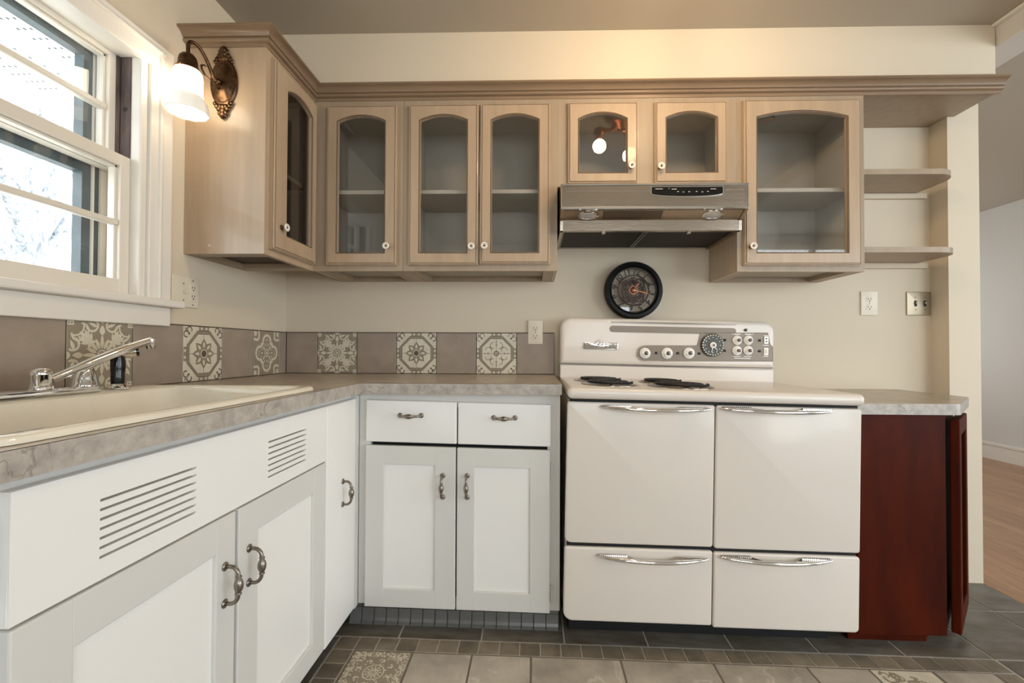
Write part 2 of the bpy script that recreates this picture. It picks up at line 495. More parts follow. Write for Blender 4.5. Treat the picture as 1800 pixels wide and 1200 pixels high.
BX = [.656, .858, 1.062, 1.264, 1.568, 1.88, 2.19, 2.395, 2.602]
BY0, BY1 = -.644, -.714      # mosaic border, far and near line
LX0, LX1 = .578, .652        # left mosaic border
RX0, RX1 = 2.606, 2.88
motif_tiles = []
y = -.716
row = 0
while y > -2.6:
    if row == 0:
        for i in range(8):
            t = ftile('field_tile', BX[i], BX[i + 1], y - .203, y, 'ffield' if i not in (0, 7) else ('tiletaupe' if i == 0 else 'tilecream'))
            if i == 0: motif_tiles.append(('E', t))
            if i == 7: motif_tiles.append(('F', t))
        y -= .203
    else:
        xs = [.656 + (.2 if row % 2 else 0) + .3045 * k for k in range(7)]
        xs = ([.656] if row % 2 else []) + xs
        xs = [x for x in xs if x < 2.5] + [2.602]
        for a, b in zip(xs[:-1], xs[1:]):
            ftile('field_tile', a, b, y - .3045, y, 'ffield')
        y -= .3045
    row += 1
YEND = y
# mosaic border along the back, the left and the right
n = 32; w_ = (2.878 - LX0) / n
for i in range(n):
    ftile('mosaic_tile', LX0 + i * w_, LX0 + (i + 1) * w_, BY1, BY0, 'fmosaic', .0018)
yy = BY1
while yy > YEND:
    ftile('mosaic_tile', LX0, LX1, yy - .0685, yy, 'fmosaic', .0018)
    ftile('mosaic_tile', RX0 + .200, RX0 + .272, yy - .0685, yy, 'fmosaic', .0018)
    yy -= .0685
ftile('field_tile', RX0, RX0 + .198, YEND, BY1, 'ffield')
# outer slate tiles
xs = [.48, .785] + [.785 + .2995 * k for k in range(1, 8)] + [3.18, 3.37]
for a, b in zip(xs[:-1], xs[1:]):
    for c, d in ((BY0 + .309, BY0), ) if b < 2.7 else ((BY0 + .309, BY0), (BY0 + .64, BY0 + .309)):
        ftile('slate_tile', a, b, d, c, 'fouter')
yy = BY0
while yy > YEND:
    ftile('slate_tile', .28, LX0, yy - .305, yy, 'fouter')
    ftile('slate_tile', 2.884, 3.18, yy - .305, yy, 'fouter')
    ftile('slate_tile', 3.18, 3.37, yy - .305, yy, 'fouter')
    yy -= .305
# living room oak boards
floor2 = struct(obj('floor_living', G().box(XP1, 6.2, -4.4, 3.7, -0.25, -.115), 'grout'))
x = XP1 + .002; i = 0
while x < 6.05:
    yb = -1.0 - random.random() * .6
    while yb < 3.6:
        L = 0.9 + random.random() * 1.1
        ye = min(yb + L, 3.6)
        if x < 3.9 or ye > -.3:
            zf = fz(x + .04)
            obj('oak_board', G().box(0, .0815, 0, ye - yb - .002, -.02, 0, .0008, 1), 'oak', floor2, loc=(x, yb, zf))
        yb = ye
    x += .0825; i += 1

# ---------------- printed tile motifs
class Motif:
    def __init__(self): self.g = G(); self.k = 0
    def fill(self, pts, mi=0, lay=0):
        self.g.mi = mi; self.k += 1
        zz = 0.00015 + lay * 0.0002 + (self.k % 20) * 0.000003
        a = sum(p[0] * q[1] - q[0] * p[1] for p, q in zip(pts, pts[1:] + pts[:1]))
        if a < 0: pts = pts[::-1]
        pts = [(max(-1, min(1, p[0])), max(-1, min(1, p[1]))) for p in pts]
        self.g.face([(p[0], p[1], zz) for p in pts])
    def stroke(self, pts, w, mi=0, lay=0):
        for (a, b) in zip(pts[:-1], pts[1:]):
            dx, dy = b[0] - a[0], b[1] - a[1]; l = math.hypot(dx, dy) or 1
            ux, uy = dx / l, dy / l; nx, ny = -uy * w / 2, ux * w / 2
            e = w * .2
            self.fill([(a[0] - ux * e + nx, a[1] - uy * e + ny), (a[0] - ux * e - nx, a[1] - uy * e - ny), (b[0] + ux * e - nx, b[1] + uy * e - ny), (b[0] + ux * e + nx, b[1] + uy * e + ny)], mi, lay)
    def disc(self, c, r, mi=0, lay=0, n=12): self.fill(arc(c, r, 0, 2 * pi * (n - 1) / n, n - 1), mi, lay)
    def ring(self, c, r, w, mi=0, lay=0, n=20): self.stroke(arc(c, r, 0, 2 * pi, n), w, mi, lay)
    def leaf(self, c, ang, L, W, mi=0, lay=0, off=0.0):
        pts = []
        for k in range(7):
            t = k / 6; pts.append((off + t * L, W * math.sin(pi * t ** .8) * .5))
        for k in range(5, 0, -1):
            t = k / 6; pts.append((off + t * L, -W * math.sin(pi * t ** .8) * .5))
        ca, sa = math.cos(ang), math.sin(ang)
        self.fill([(c[0] + p[0] * ca - p[1] * sa, c[1] + p[0] * sa + p[1] * ca) for p in pts], mi, lay)
    def sym4(self, fn):
        for q in range(4):
            a = q * pi / 2; ca, sa = round(math.cos(a)), round(math.sin(a))
            fn(lambda p: (p[0] * ca - p[1] * sa, p[0] * sa + p[1] * ca), a)


def motif(kind):
    m = Motif()
    if kind == 'A':      # damask: light leaves on taupe   (0 cream, 1 taupe, 2 dark)
        m.ring((0, 0), .13, .04, 0, 1); m.disc((0, 0), .06, 0, 1)
        for k in range(16):
            a = k * pi / 8
            m.leaf((0, 0), a, .34 if k % 2 else .44, .11, 0, 0, .17)
        def q(T, a):
            m.leaf(T((0.0, .56)), a + pi / 2, .30, .17, 0); m.leaf(T((0, .90)), a + pi / 2, .2, .2, 0)
            for s in (-1, 1):
                m.stroke([T(p) for p in arc((s * .30, .84), .17, pi if s < 0 else 0, pi * (2.2 if s < 0 else -1.2), 8)], .06, 0)
                m.leaf(T((s * .14, .80)), a + (pi / 2 - s * 1.2), .3, .10, 0)
                m.stroke([T(p) for p in arc((s * .60, .68), .2, pi / 2, pi / 2 + s * 3.6, 9)], .05, 0)
            d = a + pi / 4
            for da, L, W in ((0, .42, .18), (.5, .34, .13), (-.5, .34, .13), (.95, .28, .10), (-.95, .28, .10)):
                m.leaf(T((.36, .36)), d + da, L, W, 0)
            m.leaf(T((.36, .36)), d + 2.2, .2, .1, 0); m.leaf(T((.36, .36)), d - 2.2, .2, .1, 0)
            m.stroke([T(p) for p in arc((.80, .80), .26, pi * .9, pi * 1.6, 8)], .05, 0, 1)
            m.fill([T(p) for p in ((.82, .82), (1, .82), (1, 1), (.82, 1))], 0, 1)
            for p in ((.88, .88), (.95, .95), (.88, .96), (.96, .88)): m.disc(T(p), .022, 2, 2, 6)
        m.sym4(q)
    elif kind in 'BD':   # octagon: taupe on cream
        o = .31
        for rr, w, mi_ in ((.79, .115, 1), (.73, .020, 2), (.85, .020, 2)):
            pts = [(rr, -o), (rr, o), (o, rr), (-o, rr), (-rr, o), (-rr, -o), (-o, -rr), (o, -rr), (rr, -o)]
            m.stroke(pts, w, mi_, 0 if mi_ == 1 else 1)
        m.stroke([(-.70, 0), (.70, 0)], .018, 2, 0); m.stroke([(0, -.70), (0, .70)], .018, 2, 0)
        if kind == 'B':
            for k in range(8):
                a = k * pi / 4
                m.leaf((0, 0), a, .47, .30, 2, 1, .09); m.leaf((0, 0), a, .43, .25, 1, 2, .11); m.leaf((0, 0), a, .24, .11, 0, 3, .22); 
            m.disc((0, 0), .12, 2, 4); m.ring((0, 0), .15, .03, 0, 4)
        else:
            m.ring((0, 0), .11, .045, 2, 1); m.disc((0, 0), .05, 1, 1)
            def q0(T, a):
                for s in (-1, 1):
                    m.stroke([T(p) for p in arc((s * .16, .40), .15, pi / 2 if s > 0 else pi / 2, pi / 2 - s * 3.4, 9)], .035, 1, 1)
                m.disc(T((0, .42)), .05, 1, 1, 8); m.disc(T((0, .58)), .03, 2, 1, 6); m.disc(T((.32, .32)), .035, 2, 1, 6)
                m.leaf(T((.22, .22)), a + pi / 4, .12, .07, 1, 1)
            m.sym4(q0)
        def q(T, a):
            m.fill([T(p) for p in ((.86, -.26), (1, -.26), (1, .26), (.86, .26))], 1, 1)
            for s in (-1, 1):
                m.disc(T((.935, s * .12)), .055, 0, 2, 8)
            m.stroke([T(p) for p in arc((.72, .88), .11, -.6, 3.6, 9)], .045, 2 if kind == 'B' else 1, 0)
            m.stroke([T(p) for p in arc((.88, .72), .11, 2.2, -2.0, 9)], .045, 2 if kind == 'B' else 1, 0)
            m.leaf(T((.96, .96)), a + pi * 1.25, .36, .10, 1, 0); m.disc(T((.74, .74)), .045, 2, 1, 8)
        m.sym4(q)
    elif kind == 'C':    # quatrefoil: cream on taupe
        def q(T, a):
            m.stroke([T(p) for p in [(.42, .42), (.30, .42)] + arc((0, .52), .30, 0, pi, 12) + [(-.30, .42), (-.42, .42)]], .12, 0, 1)
            m.stroke([T(p) for p in [(.62, 1.0), (.60, .70), (.70, .60), (1.0, .62)]], .11, 0, 0)
            m.leaf(T((.98, .98)), a + pi * 1.25, .28, .14, 0, 0); m.leaf(T((.8, .98)), a + pi * 1.5, .16, .08, 0, 0); m.leaf(T((.98, .8)), a + pi, .16, .08, 0, 0)
            m.stroke([T(p) for p in arc((0, .5), .13, pi * .1, pi * .9, 6)], .03, 0, 1)
            m.leaf(T((0, .28)), a + pi / 2, .22, .06, 0, 1); m.leaf(T((.12, .30)), a + pi / 3, .2, .05, 0, 1); m.leaf(T((-.12, .30)), a + pi * 2 / 3, .2, .05, 0, 1)
            m.leaf(T((.14, .14)), a + pi / 4, .26, .09, 0, 1)
        m.sym4(q)
        m.ring((0, 0), .16, .05, 0, 1); m.disc((0, 0), .07, 0, 1)
    elif kind == 'E':    # lace, cream on taupe
        R_ = random.Random(3)
        m.ring((0, 0), .14, .04, 0); m.ring((0, 0), .34, .035, 0); m.ring((0, 0), .07, .03, 0)
        for k in range(12):
            m.leaf((0, 0), k * pi / 6, .12, .05, 0, 0, .17)
        for k in range(8):
            a = k * pi / 4 + pi / 8
            m.leaf((.52 * math.cos(a), .52 * math.sin(a)), a + .6, .16, .08, 0); m.disc((.62 * math.cos(a + .25), .62 * math.sin(a + .25)), .035, 0, 0, 7)
            m.leaf((.45 * math.cos(a + .2), .45 * math.sin(a + .2)), a - .5, .13, .05, 0)
        for k in range(1300):
            x, y_ = R_.uniform(-.97, .97), R_.uniform(-.97, .97)
            d = max(abs(x), abs(y_)); cd_ = abs(x) + abs(y_)
            if d > .74 or cd_ > 1.12 or R_.random() < .06:
                if R_.random() < .5: m.leaf((x, y_), R_.uniform(0, 6.3), .09, .045, 0)
                else: m.disc((x, y_), R_.uniform(.015, .03), 0, 0, 6)
    elif kind == 'F':    # swirls, grey on cream
        R_ = random.Random(5)
        for k in range(60):
            x, y_ = R_.uniform(-.9, .9), R_.uniform(-.8, .8); a0 = R_.uniform(0, 6); s = R_.choice((-1, 1)); r0 = R_.uniform(.1, .26)
            pts = []
            for j in range(12):
                t = j / 11; r = r0 * (1 - .6 * t); a = a0 + s * t * 4.6
                pts.append((x + r * math.cos(a), y_ + r * math.sin(a)))
            for j in range(11):
                m.stroke(pts[j:j + 2], .085 * (1 - j / 15), 1, 0)
            m.leaf(pts[0], a0 + s * 2, .25, .1, 1)
    me_ = m.g
    return me_


MOTIF_MESH = {}
def motif_obj(kind, parent, mtx):
    if kind not in MOTIF_MESH:
        g_ = motif(kind); me = bpy.data.meshes.new('printed_motif_' + kind); g_.bm.to_mesh(me); g_.bm.free()
        for mm in ('tilecream', 'tiletaupe', 'tiledark'): me.materials.append(M[mm])
        MOTIF_MESH[kind] = me
    o = bpy.data.objects.new('printed_motif', MOTIF_MESH[kind]); COL.objects.link(o)
    o.parent = parent; o.matrix_local = mtx
    return o


for kind, t in motif_tiles:
    motif_obj(kind, t, Matrix.Scale(.0975, 4))

# ---------------- backsplash tiles
TW = .2025; TZ0, TZ1 = .9145, 1.1206
def wtile(parent, a, b, along, kind=None, z0=TZ0, z1=TZ1):
    ga = .0016
    cx, cz = (a + b) / 2, (z0 + z1) / 2
    hx, hz = (b - a) / 2 - ga, (z1 - z0) / 2 - ga
    gg = G().box(-hx, hx, -hz, hz, 0, .0085, .0012, 1)     # local: face +z
    o = obj('backsplash_tile', gg, 'tile' if not kind else ('tiletaupe' if kind in 'AC' else 'tilecream'), parent)
    if along == 'x':   # on back wall, face -Y
        o.matrix_local = Matrix(((1, 0, 0, cx), (0, 0, -1, -.0005), (0, 1, 0, cz), (0, 0, 0, 1)))
    else:              # on left wall, face +X, right = +Y
        o.matrix_local = Matrix(((0, 0, 1, .0005), (1, 0, 0, cx), (0, 1, 0, cz), (0, 0, 0, 1)))
    if kind:
        motif_obj(kind, o, Matrix.Translation((0, 0, .0085)) @ Matrix.Diagonal((hx, hz, 1, 1)))
    return o


obj('grout_bed', G().box(0, 1.372, -.0045, -.0002, .9, 1.1235), 'grout', wall_back)
obj('grout_bed', G().box(.0002, .0045, -2.6, 0, .9, 1.1235), 'grout', wall_left)
xb = [.009, .1697] + [.1697 + TW * k for k in range(1, 6)] + [1.372]
for i, (a, b) in enumerate(zip(xb[:-1], xb[1:])):
    wtile(wall_back, a, b, 'x', {1: 'A', 3: 'B', 5: 'D'}.get(i))
yb_ = [-.0085] + [-.0739 - TW * k for k in range(0, 12)]
for i, (b, a) in enumerate(zip(yb_[:-1], yb_[1:])):
    wtile(wall_left, a, b, 'y', {1: 'C', 3: 'B', 5: 'A', 7: 'B', 9: 'C'}.get(i))

# ---------------- window over the sink (local: x = world Y, y = into wall (-X), z up)
win = struct(bpy.data.objects.new('window_1', None)); COL.objects.link(win); win.rotation_euler = (0, 0, pi / 2)
def side_strip(name, x0, x1, y0, y1, z0, z1, m='trimw', bev=.003):
    return obj(name, G().box(x0, x1, y0, y1, z0, z1, bev), m, win)
# casing right / left / head
for s in (1, -1):
    f = (lambda a, b: (a, b)) if s == 1 else (lambda a, b: (WY0 + WY1 - b, WY0 + WY1 - a))
    a, b = f(-.845, -.755); side_strip('casing', a, b, -.022, 0, 1.20, 2.05)
    a, b = f(-.815, -.800); side_strip('casing_bead', a, b, -.030, 0, 1.20, 2.035, bev=.006)
    a, b = f(-.872, -.845); side_strip('stop_molding', a, b, -.012, .03, 1.20, 1.985, bev=.005)
    a, b = f(-.8695, -.862); side_strip('jamb', a, b, .03, .15, 1.20, 1.99, 'sashw', .001)
    a, b = f(-.885, -.8700); side_strip('sash_track', a, b, .055, .078, 1.62, 1.985, 'worn', .002)
    a, b = f(-.8755, -.8700); side_strip('sash_track', a, b, .02, .052, 1.62, 1.985, 'worn', .001)
side_strip('casing', WY0 - .115, -.755, -.0225, 0, 1.965, 2.05)
side_strip('casing_bead', WY0 - .08, -.795, -.030, 0, 2.015, 2.03, bev=.006)
side_strip('head_jamb', WY0, WY1, -.01, .15, 1.968, 1.99, 'trimw')
g = G().box(-.880, -.8765, .022, .026, 1.79, 1.80); 
obj('pulley_hole', G().lathe([(.008, .0), (.008, .003)], (-.8758, .036, 1.80), 'x', 12), 'slot', win)
side_strip('stool', WY0 - .14, -.725, -.052, .02, 1.176, 1.2005, bev=.006)
side_strip('apron', WY0 - .115, -.755, -.022, 0, 1.113, 1.176, bev=.003)
# sashes
def sash(name, y0, y1, z0, z1, rails, mz):
    a, b = WY0 + .004, WY1 - .003
    st = .034
    gg = G().box(a, a + st, y0, y1, z0, z1, .003).box(b - st, b, y0, y1, z0, z1, .003)
    gg.box(a + st - .002, b - st + .002, y0 + .0004, y1 - .0004, z0, z0 + rails[0], .002).box(a + st - .002, b - st + .002, y0 + .0004, y1 - .0004, z1 - rails[1], z1, .002)
    ym = (y0 + y1) / 2
    gg.box(a + st, b - st, ym - .014, ym + .012, mz - .009, mz + .009, .004)
    # glazing rebate steps
    for e in (1, -1):
        xx = (b - st) if e == 1 else (a + st)
        gg.box(min(xx, xx - e * .008), max(xx, xx - e * .008), ym - .006, y1 - .002, z0 + rails[0], z1 - rails[1], .001)
    gg.box(a + st, b - st, ym - .006, y1 - .002, z1 - rails[1] - .007, z1 - rails[1], .001)
    s_ = obj(name, gg, 'sashw', win)
    for q, (za, zb) in enumerate(((z0 + rails[0], mz - .009), (mz + .009, z1 - rails[1]))):
        obj('pane', G().box(a + st - .003, b - st + .003, ym - .0015, ym + .0015, za - .003, zb + .003), 'glass', s_)
    return s_
sash('lower_sash', .018, .053, 1.202, 1.642, (.050, .036), 1.428)
sash('upper_sash', .060, .095, 1.600, 1.985, (.036, .030), 1.790)
# storm frame outside
gg = G().panel([WY0, WY0 + .07, WY1 - .072, WY1], [1.20, 1.245, 1.575, 1.625, 1.935, 1.99], {(1, 1), (1, 3)}, .105, .135)
obj('storm_frame', gg, 'storm', win)
obj('storm_frame', G().box(WY1 - .045, WY1 - .040, .098, .11, 1.21, 1.98).box(WY1 - .020, WY1 - .001, .097, .104, 1.21, 1.98), 'sashw', win)
# outside: eave, trees, ground
eave = struct(obj('eave', G().box(-1.35, -.15, -6, 3, 2.36, 2.40), 'eave'))
obj('fascia_board', G().box(-1.40, -1.35, -6, 3, 2.33, 2.45), 'eave', eave)
for i in range(3):
    obj('panel_rib', G().box(-1.33 + i * .38, -1.31 + i * .38, -6, 3, 2.350, 2.36, .002), 'eave', eave)
gv = G(); gv.mi = 0
for i in range(3):
    for j in range(60):
        yv = -3.6 + j * .06
        for k in range(9):
            xv = -1.26 + i * .38 + k * .028
            gv.face([(xv, yv, 2.3595), (xv + .011, yv, 2.3595), (xv + .011, yv + .013, 2.3595), (xv, yv + .013, 2.3595)])
vh = obj('vent_holes', gv, 'eavehole', eave); vh['kind'] = 'stuff'
def tree(loc, h, lean, r, lab):
    t = thing('tree', lab, 'tree', loc, group=None)
    pts = [(0, lean * k / 8 * h + .06 * math.sin(k * 1.3), h * k / 8) for k in range(9)]
    obj('trunk', G().tube(pts, [r * (1 - .07 * k) for k in range(9)], 12), 'bark', t, smooth=True)
    rr = random.Random(int(h * 100))
    for k in range(7):
        b0 = Vector(pts[3 + k % 5]); d = Vector((rr.uniform(-1, 1), rr.uniform(-1, 1), rr.uniform(.3, 1))).normalized() * rr.uniform(.7, 1.6)
        obj('branch', G().tube([b0, b0 + d * .5 + Vector((0, 0, .05)), b0 + d], [r * .4, r * .25, r * .08], 8), 'bark', t, smooth=True)
tree((-3.0, 1.02, -.5), 4.6, .19, .13, 'pale leaning bare tree trunk seen through the lower window sash')
tree((-4.6, 2.45, -.5), 5.2, .09, .10, 'fainter bare tree farther out beyond the window glass')
struct(obj('ground', G().box(-30, -.2, -25, 25, -.6, -.5), 'ground'))

# ================================================================== hardware builders
def pull_mesh():
    """bar pull along local z, feet at z=+-.039, projecting to -y"""
    g_ = G()
    h, d = .039, .030
    pts = [(0, 0, -h), (0, -.012, -h)]
    for k in range(1, 7):
        a = (pi / 2) * k / 6
        pts.append((0, -.012 - (d - .012) * math.sin(a), -h + (.018) * (1 - math.cos(a))))
    low = pts[:]
    rad = [.0042] * len(low)
    mid = [(-.0195, .0036), (-.0188, .0062), (-.0165, .0062), (-.0158, .0040), (-.0145, .0046), (-.010, .0074), (-.005, .0089), (0, .0094)]
    for z_, r_ in mid:
        low.append((0, -d - .001, z_)); rad.append(r_)
    up = [(p[0], p[1], -p[2]) for p in low[:-1]][::-1]
    g_.tube(low + up, rad + rad[:-1][::-1], 12)
    for s in (-1, 1):
        g_.lathe([(.0095, .0005), (.0095, -.0025), (.0065, -.0045)], (0, 0, s * h), 'y', 14)
    me = bpy.data.meshes.new('pull'); bmesh.ops.recalc_face_normals(g_.bm, faces=list(g_.bm.faces)); g_.bm.to_mesh(me); g_.bm.free()
    me.materials.append(M['pewter']); me.polygons.foreach_set('use_smooth', [True] * len(me.polygons))
    return me
PULL = pull_mesh()
def pull(parent, loc, horiz=False):
    o = bpy.data.objects.new('handle', PULL); COL.objects.link(o); o.parent = parent; o.location = loc
    if horiz: o.rotation_euler = (0, pi / 2, 0)
    return o


def knob_mesh():
    g_ = G(); g_.mi = 1
    g_.lathe([(.009, 0), (.009, -.003), (.0045, -.005), (.0045, -.014)], (0, 0, 0), 'y', 16)
    g_.mi = 0
    g_.lathe([(.0045, -.013), (.0125, -.017), (.0150, -.0215), (.0145, -.0245), (.0125, -.0258), (.0095, -.0250)], (0, 0, 0), 'y', 20, cap=False)
    g_.mi = 2
    g_.lathe([(.0095, -.0250), (.0070, -.0215), (.0035, -.0210)], (0, 0, 0), 'y', 20, cap=False)
    g_.mi = 1
    g_.lathe([(.0036, -.0205), (.0036, -.0235), (.002, -.0245)], (0, 0, 0), 'y', 12)
    me = bpy.data.meshes.new('knob'); bmesh.ops.recalc_face_normals(g_.bm, faces=list(g_.bm.faces)); g_.bm.to_mesh(me); g_.bm.free()
    for m_ in ('ceramic', 'bronze', 'plate'): me.materials.append(M[m_])
    me.polygons.foreach_set('use_smooth', [True] * len(me.polygons))
    return me
KNOB = knob_mesh()
def knob(parent, loc):
    o = bpy.data.objects.new('knob', KNOB); COL.objects.link(o); o.parent = parent; o.location = loc
    return o

# ================================================================== UPPER CABINETS (local front face y=0, -y toward viewer)
UZ0, UZ1 = 1.380, 2.165
DZ0, DZ1 = 1.403, 2.106
def archpts(xl, xr, zs, za, n=14):
    w = (xr - xl) / 2; s = za - zs; R = (w * w + s * s) / (2 * s); cx = (xl + xr) / 2; cz = za - R
    a = math.asin(w / R)
    return [(cx + R * math.sin(-a + 2 * a * k / n), cz + R * math.cos(-a + 2 * a * k / n)) for k in range(n + 1)]


def glass_door(parent, x0, x1, z0, z1, gx0, gx1, gz0, gzs, gza, kx, kz):
    g_ = G()
    def layer(ins, lip, y0, y1):
        a, b, c, d = x0 + ins, x1 - ins, z0 + ins, z1 - ins
        l, r, bt = gx0 - lip, gx1 + lip, gz0 - lip
        ap = archpts(l, r, gzs + lip * .3, gza + lip)
        g_.box(a, l, y0, y1, c, d, 0); g_.box(r, b, y0, y1, c, d, 0); g_.box(l, r, y0, y1, c, bt, 0)
        # top rail with arched underside
        for (p, q) in zip(ap[:-1], ap[1:]):
            g_.loops([[(p[0], y0, p[1]), (q[0], y0, q[1]), (q[0], y0, d), (p[0], y0, d)], [(p[0], y1, p[1]), (q[0], y1, q[1]), (q[0], y1, d), (p[0], y1, d)]])
    layer(0, 0, -.010, -.0002)
    layer(.004, .0, -.014, -.010)
    layer(.011, .006, -.0205, -.014)
    # bead round outer edge
    a, b, c, d = x0 + .0055, x1 - .0055, z0 + .0055, z1 - .0055
    g_.tube([(a, -.0145, c), (b, -.0145, c), (b, -.0145, d), (a, -.0145, d), (a, -.0145, c)], .0035, 6)
    dr = obj('door', g_, 'upper', parent)
    # bead round the glass
    ap = archpts(gx0 - .003, gx1 + .003, gzs + .002, gza + .003)
    path = [(gx0 - .003, -.0155, gz0 - .003)] + [(p[0], -.0155, p[1]) for p in ap] + [(gx1 + .003, -.0155, gz0 - .003), (gx0 - .003, -.0155, gz0 - .003)]
    obj('glass_bead', G().tube(path, .0034, 6), 'bead', dr)
    # pane
    ap = archpts(gx0 - .002, gx1 + .002, gzs, gza + .001)
    pts = [(gx0 - .002, gz0 - .002), (gx1 + .002, gz0 - .002)] + ap[::-1]
    obj('glass_pane', G().prism(pts, 'y', -.0085, -.0060), 'glass', dr)
    knob(dr, (kx, -.0205, kz))
    return dr


def cabinet(name, label, x0, x1, z0, depth, loc, rot, openings, shelves=(), inner='interior', fillz=0.0, frame='uppergrey', sides=(True, True)):
    """openings: list of (a,b,c,d) face-frame holes"""
    t = thing(name, label, 'cabinet', loc, rot, 'glass-door wall cabinets')
    us = sorted({x0, x1} | {o[0] for o in openings} | {o[1] for o in openings})
    vs_ = sorted({z0, UZ1} | {o[2] for o in openings} | {o[3] for o in openings})
    holes = set()
    for i in range(len(us) - 1):
        for j in range(len(vs_) - 1):
            mx_, mz_ = (us[i] + us[i + 1]) / 2, (vs_[j] + vs_[j + 1]) / 2
            if any(o[0] < mx_ < o[1] and o[2] < mz_ < o[3] for o in openings): holes.add((i, j))
    obj('face_frame', G().panel(us, vs_, holes, 0, .018), frame, t)
    e = .0006
    for k, (a, b) in enumerate(((x0 + e, x0 + .016), (x1 - .016, x1 - e))):
        obj('side_panel', G().box(a, b, .018, depth - .001, z0, UZ1 - .001), ['interior' if inner == 'interior' else 'darkint', 'upper'][0] if False else 'upper', t)
    a, b = x0 + .016, x1 - .016
    zb = z0 + .022
    obj('bottom_panel', G().box(a, b, .018, depth - .006, zb, zb + .014), inner, t)
    obj('top_panel', G().box(a, b, .018, depth - .006, 2.125, 2.139), inner, t)
    obj('back_panel', G().box(a, b, depth - .006, depth - .001, z0, 2.139), inner, t)
    obj('mounting_rail', G().box(a, b, depth - .024, depth - .0065, z0, zb - .0005), 'uppergrey', t)
    for (xx0, xx1) in ((a + .0005, a + .045), (b - .045, b - .0005)):
        obj('bottom_rail', G().box(xx0, xx1, .0185, depth - .0245, z0 + .0005, zb - .0005), 'uppergrey', t)
    for k, (xx0, xx1) in enumerate(((a + .0003, a + .004), (b - .004, b - .0003))):
        obj('side_lining', G().box(xx0, xx1, .019, depth - .007, zb + .0145, 2.1245), inner, t)
    for sz in shelves:
        obj('shelf', G().box(a + .0045, b - .0045, .03, depth - .0065, sz - .018, sz, .002), inner, t)
    return t


YF = -.3146
D = .3146
SH = (1.748,)
cA = cabinet('wall_cabinet', 'taupe wall cabinet with one narrow arched glass door in the corner', .2985, .6945, UZ0, D, (0, YF, 0), (0, 0, 0), [(.385, .640, 1.425, 2.085)], SH)
glass_door(cA, .357, .670, DZ0, DZ1, .409, .615, 1.459, 2.034, 2.056, .632, 1.482)
cB = cabinet('wall_cabinet', 'taupe wall cabinet with a pair of tall arched glass doors', .6955, 1.370, UZ0, D, (0, YF, 0), (0, 0, 0), [(.750, 1.310, 1.425, 2.085)], SH)
glass_door(cB, .720, 1.0265, DZ0, DZ1 + .001, .772, .975, 1.459, 2.034, 2.056, 1.0, 1.480)
glass_door(cB, 1.0325, 1.338, DZ0 + .004, DZ1 + .002, 1.085, 1.286, 1.459, 2.034, 2.056, 1.056, 1.482)
cC = cabinet('wall_cabinet', 'short taupe wall cabinet with two small arched glass doors above range hood', 1.3705, 2.1425, 1.746, D, (0, YF, 0), (0, 0, 0), [(1.44, 1.69, 1.78, 2.085), (1.815, 2.07, 1.78, 2.085)], ())
glass_door(cC, 1.412, 1.717, 1.754, DZ1 + .004, 1.463, 1.665, 1.803, 2.035, 2.059, 1.684, 1.824)
glass_door(cC, 1.786, 2.098, 1.752, DZ1 + .004, 1.838, 2.050, 1.803, 2.036, 2.059, 1.809, 1.820)
cD = cabinet('wall_cabinet', 'taupe wall cabinet with one wide arched glass door beside open shelves', 2.143, 2.682, UZ0 - .004, D, (0, YF, 0), (0, 0, 0), [(2.195, 2.63, 1.425, 2.085)], SH)
glass_door(cD, 2.165, 2.660, DZ0 - .003, DZ1 + .008, 2.222, 2.599, 1.457, 2.036, 2.058, 2.194, 1.478)
# round puck light inside the wide cabinet, under its top
obj('puck_light', G().lathe([(.032, 2.1245), (.032, 2.116), (.026, 2.112)], (2.36, .17, 0), 'z', 20), 'uppergrey', cD, smooth=True)
# left cabinet on the window wall: local x = world Y, y = into wall
XF = .297
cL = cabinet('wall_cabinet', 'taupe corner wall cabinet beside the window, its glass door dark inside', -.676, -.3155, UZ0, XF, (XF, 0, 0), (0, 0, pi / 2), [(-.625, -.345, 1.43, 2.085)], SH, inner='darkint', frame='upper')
glass_door(cL, -.650, -.327, DZ0, DZ1 + .004, -.562, -.370, 1.474, 2.030, 2.054, -.603, 1.494)
obj('nail_head', G().lathe([(.003, -.0001), (.003, -.0015)], (0, 0, 0), 'y', 10), 'chrome', cL, loc=(-.6765, .2, 1.41), rot=(0, 0, -pi / 2))
# crown moulding, one continuous run (left cabinet side, front, back run)
prof = [(0, 2.131), (-.003, 2.131), (-.004, 2.1435), (-.014, 2.1455), (-.0175, 2.149), (-.0180, 2.153), (-.0160, 2.157), (-.0125, 2.1585), (-.0125, 2.160), (-.0185, 2.1615), (-.0205, 2.165), (-.0240, 2.170), (-.0300, 2.1755), (-.0370, 2.179), (-.0435, 2.1805), (-.0435, 2.182), (-.0465, 2.183), (-.0470, 2.187), (-.0450, 2.190), (0, 2.190)]
def crown_pt(kind, p):
    o, z = -p[0], p[1]
    return {0: (-.002, -.676 - o, z), 1: (.297 + o, -.676 - o, z), 2: (.297 + o, YF - o, z), 3: (3.256, YF - o, z)}[kind]
g = G().loops([[crown_pt(k, p) for p in prof] for k in range(4)])
for v in g.bm.verts:
    if v.co.x < 0.002: v.co.x = 0.0015
    if v.co.x > 3.2: v.co.z += .004
tag(obj('crown_moulding', g, 'crown', smooth=True), 'brown crown moulding running along the tops of the wall cabinets', 'moulding')
# board carrying the crown over the open shelves
tag(obj('top_shelf_board', G().box(2.683, 3.2235, YF + .001, -.001, 2.1475, 2.164).box(3.2235, 3.255, YF + .001, -.1015, 2.1475, 2.164), 'uppergrey'),
    'taupe canopy board under the crown above the open end shelves', 'shelf')
